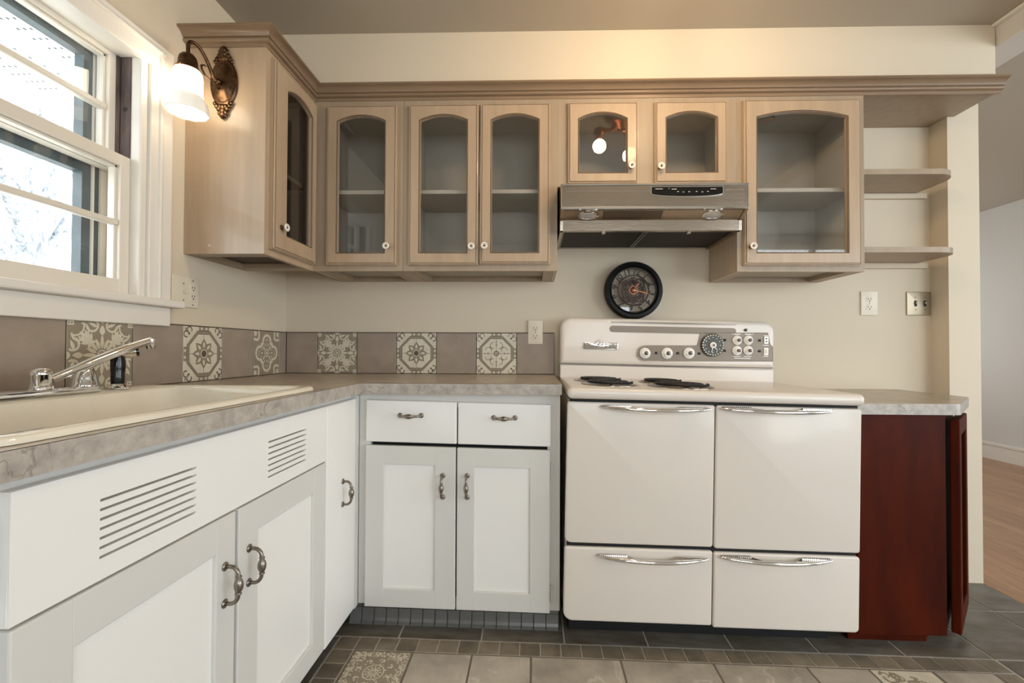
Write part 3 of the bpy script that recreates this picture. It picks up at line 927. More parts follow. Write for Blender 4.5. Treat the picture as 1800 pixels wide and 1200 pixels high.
# rounded open shelves
def round_shelf(z, lab, xe):
    pts = [(2.6835, -.0012), (2.6835, -.262)] + [(xe - .10 + .10 * math.sin(a), -.162 - .10 * math.cos(a)) for a in [k * pi / 16 for k in range(9)]]
    pts += [(xe, -.1015), (3.2235, -.1015), (3.2235, -.0012)] if xe > 3.2235 else [(xe, -.1015), (xe, -.0012)]
    g_ = G().prism(pts, 'z', z - .024, z)
    s = thing('open_shelf', lab, 'shelf', (0, 0, 0), group='rounded open end shelves')
    obj('board', g_, 'uppergrey', s)
    obj('cleat', G().box(2.70, 3.20, -.02, -.0012, z - .05, z - .0245, .002), 'wall', s)
    return s
round_shelf(1.838, 'upper rounded taupe open shelf at the cabinet end', 3.150)
round_shelf(1.494, 'lower rounded taupe open shelf at the cabinet end', 3.156)

# ================================================================== BASE CABINETS
def shaker_door(parent, x0, x1, z0, z1, px0, px1, pz0, pz1, m='whiteframe'):
    g_ = G()
    g_.box(x0, px0, -.02, -.0003, z0, z1, .003).box(px1, x1, -.02, -.0003, z0, z1, .003)
    g_.box(px0 - .004, px1 + .004, -.0198, -.0003, z0, pz0, .003).box(px0 - .004, px1 + .004, -.0198, -.0003, pz1, z1, .003)
    d_ = obj('door', g_, m, parent)
    obj('recessed_panel', G().box(px0 - .004, px1 + .004, -.0120, -.002, pz0 - .004, pz1 + .004), 'white', d_)
    return d_


S_ = .021
def warp(x, y, z):
    k = max(0.0, min(1.0, (.872 - z) / .02))
    return (x, y, z - S_ * (x - .645) * k)
bb = thing('base_cabinet', 'white base cabinet with two drawers over two doors beside the stove', 'cabinet', (0, -.60, 0))
g = G().panel([.6205, .664, 1.322, 1.368], [.095, .125, .83, .8745], {(1, 1)}, 0, .018).map(warp)
obj('face_frame', g, 'whiteframe', bb)
obj('gap_shade_liner', G().box(.645, 1.345, .02, .03, .105, .86), 'black', bb)  # black liner added so gaps between the fronts read as shade
obj('carcass', G().box(.6225, .64, .018, .595, .10, .8745).box(1.35, 1.367, .018, .595, .08, .8745).box(.64, 1.35, .575, .595, .09, .8745).box(.64, 1.35, .018, .575, .085, .10), 'white', bb)
for k, (a, b) in enumerate(((.651, .9875), (.9925, 1.333))):
    d_ = obj('drawer', G().rslab(a, b, .697, .851, -.02, -.0003, (.003,) * 4, .005).map(warp), 'white', bb, smooth=True)
    cx = (.818, 1.163)[k]
    pull(d_, (cx, -.0195, (.794, .788)[k]), True)
for k, (a, b, pa, pb) in enumerate(((.651, .985, .722, .908), (.990, 1.331, 1.056, 1.257))):
    dd = shaker_door(bb, a, b, .094, .684, pa, pb, .163, .615)
    for o in [dd] + list(dd.children):
        for v in o.data.vertices: v.co = Vector(warp(*v.co))
    pull(dd, ((.938, 1.028)[k], -.0195, .536), False)
    hx = (.647, 1.337)[k]
    for hz in (.61, .16):
        gh = G().tube([(hx, -.008, hz - .022), (hx, -.008, hz + .022)], .0042, 8).box(hx - .007, hx + .007, -.006, -.0003, hz - .02, hz + .02, .001)
        gh.sphere((hx, -.008, hz + .026), .0045, 8).sphere((hx, -.008, hz - .026), .0045, 8)
        obj('hinge', gh.map(warp), 'whiteframe', dd, smooth=True)
# tiled toe kick below
toe = struct(obj('baseboard_back', G().box(.56, 1.368, -.548, -.535, -.012, .083), 'grout'))
nT = 17; tw_ = (1.366 - .572) / nT
for i in range(nT):
    a = .572 + i * tw_
    zb = fz(a)
    ga = .0015
    t = obj('toe_tile', G().box(a + ga, a + tw_ - ga, -.5545, -.548, .056, .0795 + .0 * i, .001, 1).map(warp), 'toe', toe)
    pts = [(-.548, .054), (-.5545, .054), (-.5545, .030), (-.556, .018), (-.561, .008), (-.570, .002), (-.570, .0), (-.548, 0)]
    gt = G().prism(pts, 'x', a + ga, a + tw_ - ga)
    gt.map(lambda x, y, z: (x, y, z * (1 - 0) + fz(x) * (1 - z / .08) - .021 * (x - .645) * (z / .08)))
    obj('cove_tile', gt, 'toe', toe)

# left run (local x = world Y, y = into wall), door front face X=.62 -> frame plane X=.60
RZ = (0, 0, pi / 2)
sb = thing('sink_cabinet', 'white sink base cabinet with slotted vent panel over two doors', 'cabinet', (.60, 0, 0), RZ)
g = G().panel([-2.6, -1.73, -1.66, -1.32, -1.26, -.93, -.866], [.085, .13, .65, .72, .83, .8745], {(1, 3), (2, 1), (4, 1), (2, 3), (3, 3), (4, 3)}, 0, .018)
obj('face_frame', g, 'whiteframe', sb)
obj('carcass', G().box(-2.6, -2.58, .018, .58, .09, .8745).box(-.884, -.868, .018, .58, .09, .72).box(-2.58, -.884, .03, .58, .09, .10).box(-1.70, -.9, .05, .06, .72, .86), 'black', sb)
obj('slot_shade_backing', G().box(-1.655, -.935, .002, .006, .722, .828), 'black', sb)  # black sheet added to deepen the shade in the vent slots
# vent panel with slots
slots = []
us = {-1.722, -.8665}; 
grp = ((-1.605, -1.412), (-1.176, -.993))
zs = [.8075 - .0143 * k for k in range(7)]
vset = {.6875, .8565}
for a, b in grp: us |= {a, b}
for z_ in zs: vset |= {z_ - .0021, z_ + .0021}
us = sorted(us); vv = sorted(vset)
holes = set()
for i in range(len(us) - 1):
    for j in range(len(vv) - 1):
        mx_, mz_ = (us[i] + us[i + 1]) / 2, (vv[j] + vv[j + 1]) / 2
        if any(a < mx_ < b for a, b in grp) and any(abs(mz_ - z_) < .0021 for z_ in zs): holes.add((i, j))
vp = obj('vent_panel', G().panel(us, vv, holes, -.020, -.0003), 'white', sb)
bv = vp.modifiers.new('soft_edge', 'BEVEL'); bv.width = .004; bv.segments = 2; bv.limit_method = 'ANGLE'; bv.angle_limit = math.radians(80)
vp.modifiers.remove(bv)
obj('panel_edge', G().tube([(-1.7195, -.0165, .690), (-1.7195, -.0165, .854), (-.869, -.0165, .854)], .0036, 8), 'white', vp)
dR = shaker_door(sb, -1.2835, -.8665, .100, .682, -1.211, -.945, .166, .609)
dL = shaker_door(sb, -1.720, -1.2935, .100, .682, -1.640, -1.354, .166, .611)
pull(dR, (-1.247, -.0195, .541)); pull(dL, (-1.328, -.0195, .538))
cb = thing('corner_base_cabinet', 'narrow white corner base cabinet with a plain slab door', 'cabinet', (.60, 0, 0), RZ)
obj('face_frame', G().box(-.8655, -.6005, 0, .018, .085, .8745, .0005), 'whiteframe', cb)
dd = obj('door', G().rslab(-.862, -.632, .095, .857, -.020, -.0003, (.003,) * 4, .004), 'white', cb, smooth=True)
pull(dd, (-.743, -.0195, .547))
obj('carcass', G().box(-.864, -.62, .018, .55, .09, .10), 'black', cb)
obj('corner_filler', G().box(-.6305, -.6015, -.0195, -.0003, .090, .8745), 'whiteframe', cb)
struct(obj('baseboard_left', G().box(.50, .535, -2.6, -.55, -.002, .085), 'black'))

# ---------------- countertop, L-shaped, with sink cut-out
SX0, SX1, SY0, SY1 = .055, .614, -1.752, -.905      # sink outer rim
ct = thing('countertop', 'L-shaped grey-beige laminate countertop around the sink', 'countertop', (0, 0, .875))
cz0, cz1 = 0.0, .0385
g = G()
cutx = [.001, SX0 + .03, SX1 - .03, .6385, 1.3705]; cuty = [-2.6, SY0 + .03, SY1 - .03, -.6435, -.0012]
cells = {(i, j) for i in range(4) for j in range(4)} - {(1, 1)} - {(3, 0), (3, 1), (3, 2)}
for (i, j) in cells:
    a, b, c, d = cutx[i], cutx[i + 1], cuty[j], cuty[j + 1]
    g.face([(a, c, cz1), (b, c, cz1), (b, d, cz1), (a, d, cz1)])
    g.face([(a, d, cz0), (b, d, cz0), (b, c, cz0), (a, c, cz0)])
bmesh.ops.remove_doubles(g.bm, verts=list(g.bm.verts), dist=1e-6)
obj('top', g, 'ctop', ct, normals=False)
obj('front_edge', G().box(.6387, .6400, -2.6, -.6435, 0, .0378), 'cedge', ct)
obj('front_edge', G().box(.6401, 1.3705, -.6450, -.6437, 0, .0378), 'cedge', ct)
obj('end_edge', G().box(1.3706, 1.3716, -.6450, -.0012, 0, .0378), 'cedge', ct)

# ---------------- sink
sk = thing('kitchen_sink', 'cream enamel drop-in double-bowl kitchen sink', 'sink', (0, 0, .9137))
def rrect(x0, x1, y0, y1, r, z, n=7):
    pts = []
    for cx, cy, a in ((x1 - r, y1 - r, 0), (x0 + r, y1 - r, pi / 2), (x0 + r, y0 + r, pi), (x1 - r, y0 + r, 1.5 * pi)):
        for k in range(n + 1):
            t = a + (pi / 2) * k / n
            pts.append((cx + r * math.cos(t), cy + r * math.sin(t), z))
    return pts
g = G()
lx0, lx1 = SX0 + .105, SX1 - .034        # bowls: wide faucet ledge at the wall
by0, by1 = SY0 + .036, SY1 - .036
rings = [rrect(SX0, SX1, SY0, SY1, .045, 0.0005), rrect(SX0 + .001, SX1 - .001, SY0 + .001, SY1 - .001, .045, .007), rrect(SX0 + .006, SX1 - .006, SY0 + .006, SY1 - .006, .043, .0115),
         rrect(SX0 + .013, SX1 - .013, SY0 + .013, SY1 - .013, .04, .0125), rrect(lx0 - .012, lx1 + .008, by0 - .008, by1 + .008, .05, .0115), rrect(lx0, lx1, by0, by1, .05, .004),
         rrect(lx0 + .006, lx1 - .004, by0 + .004, by1 - .004, .05, -.02), rrect(lx0 + .012, lx1 - .010, by0 + .010, by1 - .010, .05, -.055)]
g.loops(rings, cap0=False, cap1=False)
obj('rim', g, 'sink', sk, smooth=True)
ym = (by0 + by1) / 2
for (a, b) in ((by0 + .010, ym - .012), (ym + .012, by1 - .010)):
    x0, x1 = lx0 + .012, lx1 - .010
    rings = [rrect(x0, x1, a, b, .05, -.055), rrect(x0 + .010, x1 - .010, a + .008, b - .008, .05, -.12), rrect(x0 + .02, x1 - .02, a + .018, b - .018, .06, -.160), rrect(x0 + .06, x1 - .06, a + .06, b - .06, .05, -.172)]
    obj('bowl', G().loops(rings, cap0=False, cap1=True), 'sink', sk, smooth=True)
    obj('drain', G().lathe([(.045, -.1715), (.04, -.169), (.03, -.173)], ((x0 + x1) / 2, (a + b) / 2, 0), 'z', 20), 'chrome', sk, smooth=True)
obj('divider', G().box(lx0 + .02, lx1 - .018, ym - .013, ym + .013, -.075, -.052, .008, 3), 'sink', sk, smooth=True)

# ---------------- faucet
fc = thing('faucet', 'chrome kitchen faucet with long swung spout and lever handles', 'faucet', (.125, -1.25, .9262))
g = G()
g.loops([rrect(-.030, .030, -.150, .128, .02, 0), rrect(-.031, .031, -.151, .129, .02, .004), rrect(-.029, .029, -.149, .127, .02, .013), rrect(-.024, .024, -.144, .122, .018, .016)])
obj('base_plate', g, 'chrome', fc, smooth=True)
obj('post', G().lathe([(.0215, .014), (.0215, .021), (.0185, .024), (.0185, .046), (.0192, .048), (.0192, .051), (.0185, .057), (.015, .062), (.007, .065)], (0, 0, 0), 'z', 24), 'chrome', fc, smooth=True)
tipv = Vector((.055, .235, .133))
pth = [Vector((.004, .018, .036))]
for k in range(1, 15):
    t = k / 14
    z_ = .036 + (tipv.z - .036) * (t if t < .75 else .75 + .25 * math.sin((t - .75) / .25 * pi / 2) * 1.0)
    z_ = .036 + (tipv.z - .036) * (1.10 * t - .10 * t ** 4 if t < 1 else 1.0)
    pth.append(Vector((.004 + (tipv.x - .004) * t, .018 + (tipv.y - .018) * t, z_)))
sp = obj('spout', G().tube(pth, [.0100] * 4 + [.0118] * 7 + [.0105] * 4, 14), 'chrome', fc, smooth=True)
obj('aerator', G().lathe([(.009, .006), (.0115, .004), (.0115, -.020), (.0095, -.024)], (tipv.x, tipv.y, tipv.z), 'z', 18), 'chrome', sp, smooth=True)
for hy in (.102, -.122):
    h = obj('lever_handle', G().lathe([(.028, .014), (.028, .019), (.026, .022), (.025, .034), (.021, .048), (.014, .066), (.010, .074), (.006, .078)], (0, hy, 0), 'z', 24), 'chrome', fc, smooth=True)
    s = 1 if hy > 0 else -1
    obj('lever', G().tube([(0, hy, .066), (.003, hy + s * .018, .080), (.006, hy + s * .035, .086), (.010, hy + s * .058, .088), (.014, hy + s * .072, .094)], [.008, .0075, .0085, .009, .004], 10), 'chrome', h, smooth=True)
sy = thing('sprayer', 'black side sprayer with chrome nozzle on the sink ledge', 'sprayer', (.130, -1.062, .9262))
obj('escutcheon', G().lathe([(.027, 0), (.027, .004), (.020, .008), (.016, .014)], (0, 0, 0), 'z', 22), 'chrome', sy, smooth=True)
obj('body', G().lathe([(.0145, .010), (.0155, .03), (.0155, .036), (.0150, .038), (.0165, .055), (.0165, .076), (.0130, .094), (.0125, .104), (.006, .109)], (0, 0, 0), 'z', 20), 'blackgloss', sy, smooth=True)
obj('nozzle', G().tube([(.004, .000, .096), (.016, .012, .099), (.027, .024, .102)], [.010, .0115, .0135], 14), 'chrome', sy, smooth=True)
obj('spray_face', G().tube([(.027, .024, .102), (.0315, .0287, .1032)], [.014, .0135], 14), 'blackgloss', sy, smooth=True)
obj('trigger', G().tube([(-.004, -.006, .100), (-.012, -.018, .092), (-.015, -.024, .078)], [.006, .006, .004], 8), 'blackgloss', sy, smooth=True)

# ================================================================== RANGE HOOD
hd = thing('range_hood', 'stainless steel under-cabinet range hood above the stove', 'range hood', (0, 0, 0))
HX0, HX1 = 1.379, 2.138
sec = [(-.012, 1.745), (-.32, 1.745), (-.412, 1.722), (-.430, 1.716), (-.430, 1.617), (-.428, 1.612), (-.418, 1.612), (-.370, 1.585), (-.370, 1.540), (-.345, 1.540), (-.345, 1.60), (-.012, 1.60)]
obj('shell', G().prism(sec, 'x', HX0 + .002, HX1 - .002), 'steel', hd)
for k, (a, b) in enumerate(((HX0, HX0 + .012), (HX1 - .012, HX1))):
    ps = [(-.002, 1.745), (-.32, 1.745), (-.412, 1.724), (-.431, 1.716), (-.431, 1.612), (-.372, 1.582), (-.370, 1.540), (-.002, 1.540)]
    obj('side_panel', G().prism(ps, 'x', a, b), 'steel', hd)
obj('front_trim', G().box(HX0, HX1, -.434, -.430, 1.7085, 1.7165, .0015).box(HX0, HX1, -.436, -.429, 1.612, 1.622, .002).box(HX0 , HX0+.004, -.434, -.430, 1.617, 1.7165, .001).box(HX1-.004, HX1, -.434, -.430, 1.617, 1.7165, .001), 'chrome', hd)
obj('pinstripe', G().box(1.402, 1.742, -.4308, -.4303, 1.686, 1.6875), 'chrome', hd)
obj('pinstripe', G().box(2.045, 2.118, -.4308, -.4303, 1.690, 1.6915), 'chrome', hd)
pts = [(1.748, 1.701), (2.034, 1.701)] + [(2.034, 1.676)] + [(1.891 + .143 * math.cos(a), 1.676 - .012 * math.sin(a)) for a in [pi * k / 14 for k in range(1, 14)]] + [(1.748, 1.676)]
ptsb = [(1.891 + (p[0] - 1.891) * 1.03, 1.686 + (p[1] - 1.686) * 1.16) for p in pts]
obj('control_bezel', G().prism(ptsb, 'y', -.4325, -.430), 'chrome', hd)
cp = obj('control_panel', G().prism(pts, 'y', -.4340, -.4326), 'blackgloss', hd)
gm = G()
for (x, w, z_) in ((1.762, .030, 1.692), (1.815, .004, 1.693), (1.828, .020, 1.691), (1.985, .022, 1.691), (1.850, .007, 1.681), (1.872, .007, 1.679), (1.895, .007, 1.680), (1.925, .007, 1.681), (1.948, .007, 1.679), (1.970, .007, 1.681)):
    gm.box(x, x + w, -.4344, -.4341, z_, z_ + .0022)
obj('control_marks', gm, 'plate', cp)
# sloped lamp panel lamps
for cx in (1.494, 2.010):
    ang = math.atan2(.027, .048)
    l = obj('lamp', G().lathe([(.044, 0), (.044, -.003), (.037, -.004), (.036, -.001), (.020, -.0005)], (0, 0, 0), 'z', 28, sy=.55), 'chrome', hd, smooth=True, loc=(cx, -.394, 1.5978), rot=(-ang, 0, 0))
    obj('lens', G().lathe([(.035, -.0015), (.025, -.004), (.008, -.005)], (0, 0, 0), 'z', 24, sy=.55), 'lens', l, smooth=True)
obj('panel_inset', G().box(1.555, 1.80, -.0005, .0005, -.022, .022), 'steeldark', hd, loc=(0, -.3955, 1.5983), rot=(pi / 2 - math.atan2(.027, .048) , 0, 0))
for k, (a, b) in enumerate(((1.392, 1.7475), (1.7525, 2.126))):
    f = obj('filter', G().box(a + .006, b - .006, -.338, -.034, 1.548, 1.553), 'filter', hd)
    obj('filter_frame', G().panel([a, a + .007, b - .007, b], [-.344, -.336, -.036, -.028], {(1, 1)}, 1.545, 1.555).map(lambda x, y, z: (x, z, y)), 'steeldark', f)
    obj('clip', G().box(a + .165, a + .181, -.352, -.338, 1.532, 1.5445, .002), 'steel', f)
obj('back_baffle', G().box(1.392, 2.126, -.028, -.012, 1.548, 1.60), 'steeldark', hd)

# ================================================================== STOVE
st = thing('stove', 'vintage white enamel electric range with two oven doors and two drawers', 'stove', (1.3735, -.68, fz(1.371)), (0, .019, 0))
W = 1.018
obj('body', G().box(.006, W - .006, .022, .625, .105, .872, .004), 'enamel', st)
obj('plinth', G().box(.03, W - .03, .12, .60, .004, .104), 'black', st)
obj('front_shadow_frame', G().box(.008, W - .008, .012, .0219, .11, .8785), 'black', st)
obj('cooktop', G().box(-.001, W + .003, -.016, .632, .879, .9195, .017, 5), 'enamel', st, smooth=True)
def stove_handle(parent, cx, z, L=.386):
    """bar bowed outward in plan, ribbed grip plates at both ends, finger gap in the middle"""
    n_ = 24; pts = []; 
    for k in range(n_ + 1):
        t = -1 + 2 * k / n_
        pts.append((cx + t * L / 2, -.004 - .030 * (1 - t * t) ** .8 if abs(t) < 1 else -.004, z - .004 * (1 - t * t)))
    rr = [.0035 + .0045 * (1 - abs(-1 + 2 * k / n_) ** 3) for k in range(n_ + 1)]
    h = obj('handle', G().tube(pts, rr, 10), 'chrome', parent, smooth=True)
    for s in (-1, 1):
        front = [(cx + s * L / 2 * u, -.004 - .030 * (1 - u * u) ** .8) for u in (.985, .93, .85, .75, .62, .50, .40, .30)]
        back = [(cx + s * L / 2 * u, yv) for u, yv in ((.36, -.022), (.43, -.009), (.46, -.002), (.95, -.002))]
        g_ = G().prism(front + back, 'z', z - .004, z + .005)
        obj('grip_plate', g_, 'steel', h)
        gr = G()
        for q in range(14):
            xx = cx + s * L / 2 * (.46 + .47 * q / 13)
            gr.tube([(xx, -.003, z + .006), (xx, -.013, z + .006)], .0030, 6)
        obj('grip_ribs', gr, 'chrome', h)
    return h
R1, R2 = .010, .032
for k, (a, b) in enumerate(((0.0, .5145), (.5185, W))):
    rad = (.010, .010, .008, .012) if k == 0 else (.010, .012, .012, .008)
    d_ = obj('oven_door', G().rslab(a, b, .3745 if k == 0 else .3705, .868, 0, .012, (.022, .010, .008, .008) if k == 0 else (.010, .010, .010, .008), .007, 4), 'enamel', st, smooth=True)
    stove_handle(d_, (.305, .722)[k], (.853, .857)[k])
    d_ = obj('storage_drawer', G().rslab(a, b, .104 if k == 0 else .098, .3615 if k == 0 else .3585, 0, .012, (.032, .007, .008, .010) if k == 0 else (.007, .016, .012, .008), .007, 4, 8), 'enamel', st, smooth=True)
    stove_handle(d_, (.303, .727)[k], (.335, .345)[k])
obj('splash_panel', G().box(.004, W - .002, .578, .630, .915, .978, .004), 'enamel', st)
obj('seam', G().box(.002, W, .580, .625, .978, .983), 'steeldark', st)
bgd = obj('backguard', G().rslab(.002, W, .983, 1.207, .572, .632, (.004, .004, .050, .050), .020, 5, 8), 'enamel', st, smooth=True)
def slotbar(x0, x1, z0, z1, y0, y1, m, name, parent):
    r = (z1 - z0) / 2
    pts = arc((x1 - r, z0 + r), r, -pi / 2, pi / 2, 8) + arc((x0 + r, z0 + r), r, pi / 2, 1.5 * pi, 8)
    return obj(name, G().prism(pts, 'y', y0, y1), m, parent)
slotbar(.235, .834, 1.1405, 1.1715, .5705, .574, 'panelgrey', 'vent_trim', bgd)
slotbar(.2375, .8315, 1.143, 1.169, .5695, .573, 'panelgrey', 'vent_slot', bgd)
slotbar(.242, .834, 1.1835, 1.1925, .5705, .576, 'steeldark', 'vent_trim', bgd)
# control panel
def cz(X, Z): return (X - 1.3735, Z + .012 + .019 * (X - 1.371))
low = [cz(*p) for p in arc((1.776, 1.023), .0365, pi / 2, 1.5 * pi, 12)] + [cz(2.380, .988), cz(2.378, 1.058), cz(2.366, 1.064), cz(2.355, 1.121), cz(2.040, 1.120), cz(2.024, 1.060)]
cpn = obj('control_panel', G().prism(low, 'y', .5685, .573), 'panelgrey', st)
obj('panel_rim', G().tube([(p[0], .5685, p[1]) for p in low + low[:1]], .0016, 6), 'chrome', cpn)
KX = [(1.778, 1.0235, .0255), (1.882, 1.0235, .0265), (1.985, 1.0245, .0265), (2.210, 1.0860, .0225), (2.262, 1.0865, .0225), (2.210, 1.037, .0225), (2.262, 1.0375, .0225)]
for X, Z, r in KX:
    x, z = cz(X, Z)
    kb = obj('control_knob', G().lathe([(r, .5684), (r, .563), (r * .92, .561), (r * .62, .5595), (r * .58, .554), (r * .3, .553)], (x, 0, z), 'y', 26), 'knobw', cpn, smooth=True)
    obj('knob_cap', G().lathe([(r * .36, .5535), (r * .36, .546), (r * .2, .543)], (x + r * .12, 0, z + r * .02), 'y', 16), 'steeldark', kb, smooth=True)
    gt = G()
    for q in range(12):
        a = q * pi / 6
        gt.box(x + r * .80 * math.cos(a) - .0009, x + r * .80 * math.cos(a) + .0009, .5603, .5612, z + r * .80 * math.sin(a) - .0009, z + r * .80 * math.sin(a) + .0009)
    obj('tick_marks', gt, 'slot', kb)
x, z = cz(2.094, 1.0625)
dl = obj('timer_dial', G().lathe([(.054, .5684), (.054, .560), (.050, .557), (.047, .5565), (.0465, .559), (.02, .559)], (x, 0, z), 'y', 36), 'dialdark', cpn, smooth=True)
gt = G()
for q in range(24):
    a = q * pi / 12
    gt.tube([(x + .0475 * math.cos(a - .07), .556, z + .0475 * math.sin(a - .07)), (x + .0475 * math.cos(a + .07), .556, z + .0475 * math.sin(a + .07))], .0028, 6)
for q in range(12):
    a = q * pi / 6
    gt.sphere((x + .036 * math.cos(a), .5585, z + .036 * math.sin(a)), .0028, 6)
obj('dial_numerals', gt, 'knobw', dl)
gt = G().tube([(x, .556, z), (x - .006, .556, z - .034)], .0022, 6).tube([(x, .556, z), (x + .020, .556, z - .024)], .0024, 6)
gt.lathe([(.015, .558), (.015, .553), (.010, .551)], (x, 0, z), 'y', 20)
obj('dial_hands', gt, 'knobw', dl)
obj('dial_center', G().lathe([(.006, .551), (.006, .546), (.003, .545)], (x + .002, 0, z), 'y', 14), 'steeldark', dl, smooth=True)
for X, Z in ((1.831, 1.0245), (1.933, 1.0235), (2.034, 1.0225), (2.153, 1.0870), (2.153, 1.036), (2.316, 1.0855), (2.316, 1.035)):
    x, z = cz(X, Z)
    obj('indicator_light', G().box(x - .0065, x + .0065, .566, .5686, z - .0055, z + .0055, .001), 'slot', cpn)
x, z = cz(2.346, 1.087)
ou = obj('appliance_outlet', G().box(x - .0105, x + .0105, .564, .5686, z - .018, z + .018, .002), 'knobw', cpn)
obj('socket_holes', G().box(x - .004, x + .004, .5632, .5642, z + .004, z + .009).box(x - .004, x + .004, .5632, .5642, z - .009, z - .004), 'slot', ou)
x, z = cz(2.346, 1.033)
ou = obj('rocker_switch', G().box(x - .0105, x + .0105, .564, .5686, z - .018, z + .018, .002), 'knobw', cpn)
obj('rocker', G().box(x - .006, x + .006, .5622, .5642, z - .011, z + .011, .001), 'plate', ou)
gt = G()
for (X, Z, w, h) in ((2.188, 1.1135, .003, .005), (2.196, 1.1135, .030, .003), (2.248, 1.1135, .030, .003), (2.283, 1.1135, .003, .005), (2.195, 1.0085, .035, .002), (2.245, 1.0085, .035, .002), (2.20, 1.0005, .075, .0025), (2.335, 1.108, .024, .002), (2.335, 1.009, .022, .0025), (2.332, 1.062, .028, .002)):
    x, z = cz(X, Z); gt.box(x, x + w, .5680, .5686, z, z + h)
obj('panel_print', gt, 'knobw', cpn)
# little knob above the panel
x, z = cz(2.252, 1.135)
obj('fuse_cap', G().lathe([(.007, .572), (.007, .566), (.004, .560)], (x, 0, z), 'y', 14), 'blackgloss', bgd, smooth=True)
# maker's badge: chrome bar with a crest
x, z = cz(1.567, 1.057)
bd = obj('badge', G().rslab(x - .083, x + .083, z - .017, z + .017, .566, .5725, (.006,) * 4, .003), 'chrome', st, smooth=True)
gb = G()
for (dx, w) in ((-.073, .016), (-.054, .012), (-.038, .010), (-.024, .008), (.020, .014), (.038, .012), (.054, .016)):
    gb.box(x + dx, x + dx + w, .5652, .5662, z - .012, z + .002)
obj('badge_lettering', gb, 'panelgrey', bd)
gb = G().box(x - .016, x + .016, .563, .570, z + .002, z + .013, .003)
for dx, dz, r in ((-.014, .020, .006), (-.006, .0235, .006), (.003, .021, .0065), (.012, .021, .006), (-.001, .014, .007)):
    gb.sphere((x + dx, .567, z + dz), r, 10, (1, .6, 1))
obj('badge_crest', gb, 'chrome', bd, smooth=True)
gb = G().box(x - .072, x - .017, .564, .567, z + .007, z + .013, .002).box(x + .018, x + .074, .564, .567, z + .007, z + .013, .002)
obj('badge_bars', gb, 'chrome', bd, smooth=True)
# burners
for (bx, by, r) in ((.164, .375, .098), (.172, .17, .098), (.428, .36, .088), (.438, .145, .112)):
    bn = obj('burner', G().lathe([(r + .010, .9185), (r + .010, .9225), (r + .002, .9240), (r - .004, .9200), (r * .3, .9190)], (bx, by, 0), 'z', 40), 'pan', st, smooth=True)
    pth = []; turns = 4
    for k in range(turns * 26 + 1):
        t = k / (turns * 26); a = t * turns * 2 * pi
        rr_ = .018 + (r - .010 - .018) * t
        pth.append((bx + rr_ * math.cos(a), by + rr_ * math.sin(a), .9305))
    obj('coil', G().tube(pth, .0046, 6), 'coil', bn, smooth=True)
    obj('coil_support', G().box(bx - r + .008, bx + r - .008, by - .002, by + .002, .919, .9255).box(bx - .002, bx + .002, by - r + .008, by + r - .008, .919, .9255), 'steeldark', bn)

# ================================================================== CLOCK leaning on the wall on top of the range
ck = thing('wall_clock', 'round black skeleton clock with copper hands resting on the range', 'clock', (1.755, -.062, 1.330), (-.05, 0, 0))
CR = .1405
obj('case_ring', G().lathe([(CR, .03), (CR, -.006), (CR - .006, -.016), (CR - .020, -.018), (CR - .028, -.010), (CR - .030, .004), (CR - .030, .03)], (0, 0, 0), 'y', 56, cap=False), 'clockblk', ck, smooth=True)
g = G()
for r_, w in ((.108, .0022), (.074, .0045), (.060, .002), (.036, .0025)):
    pts = [(r_ * math.cos(2 * pi * k / 48), .004, r_ * math.sin(2 * pi * k / 48)) for k in range(49)]
    g.tube(pts, w, 6)
for k in range(60):
    a = 2 * pi * k / 60
    g.tube([(.103 * math.cos(a), .002, .103 * math.sin(a)), (.108 * math.cos(a), .002, .108 * math.sin(a))], .0008, 4)
obj('chapter_rings', g, 'clockbronze', ck, smooth=True)
def gear(parent, c, r, teeth, m, y):
    g_ = G()
    pts = []
    for k in range(teeth * 2):
        a = pi * k / teeth; rr_ = r if k % 2 else r * .88
        pts.append((c[0] + rr_ * math.cos(a), c[1] + rr_ * math.sin(a)))
    n_ = len(pts); inner = [(c[0] + r * .68 * math.cos(pi * k / teeth), c[1] + r * .68 * math.sin(pi * k / teeth)) for k in range(n_)]
    for k in range(n_):
        j = (k + 1) % n_
        g_.loops([[(pts[k][0], y, pts[k][1]), (pts[j][0], y, pts[j][1]), (inner[j][0], y, inner[j][1]), (inner[k][0], y, inner[k][1])],
                  [(pts[k][0], y + .003, pts[k][1]), (pts[j][0], y + .003, pts[j][1]), (inner[j][0], y + .003, inner[j][1]), (inner[k][0], y + .003, inner[k][1])]])
    for k in range(3):
        a = pi * k / 3
        g_.tube([(c[0] - r * .7 * math.cos(a), y + .0015, c[1] - r * .7 * math.sin(a)), (c[0] + r * .7 * math.cos(a), y + .0015, c[1] + r * .7 * math.sin(a))], .0015, 5)
    return obj('gear', g_, m, parent)
for c, r_, tt, m_, yv in (((0, 0), .058, 40, 'clockbronze', .010), ((.030, .032), .030, 22, 'clockblk', .006), ((-.034, .026), .026, 20, 'clockbronze', .007), ((-.028, -.034), .028, 22, 'clockbronze', .006), ((.030, -.034), .026, 20, 'clockbronze', .008), ((.044, .0), .020, 16, 'clockblk', .004), ((0, -.050), .018, 14, 'clockbronze', .005), ((0, .050), .018, 14, 'clockbronze', .005), ((0, 0), .022, 18, 'copper', .0)):
    gear(ck, c, r_, tt, m_, yv)
TILT = math.radians(-9)      # the dial is turned a little clockwise
dg = bpy.context.evaluated_depsgraph_get()
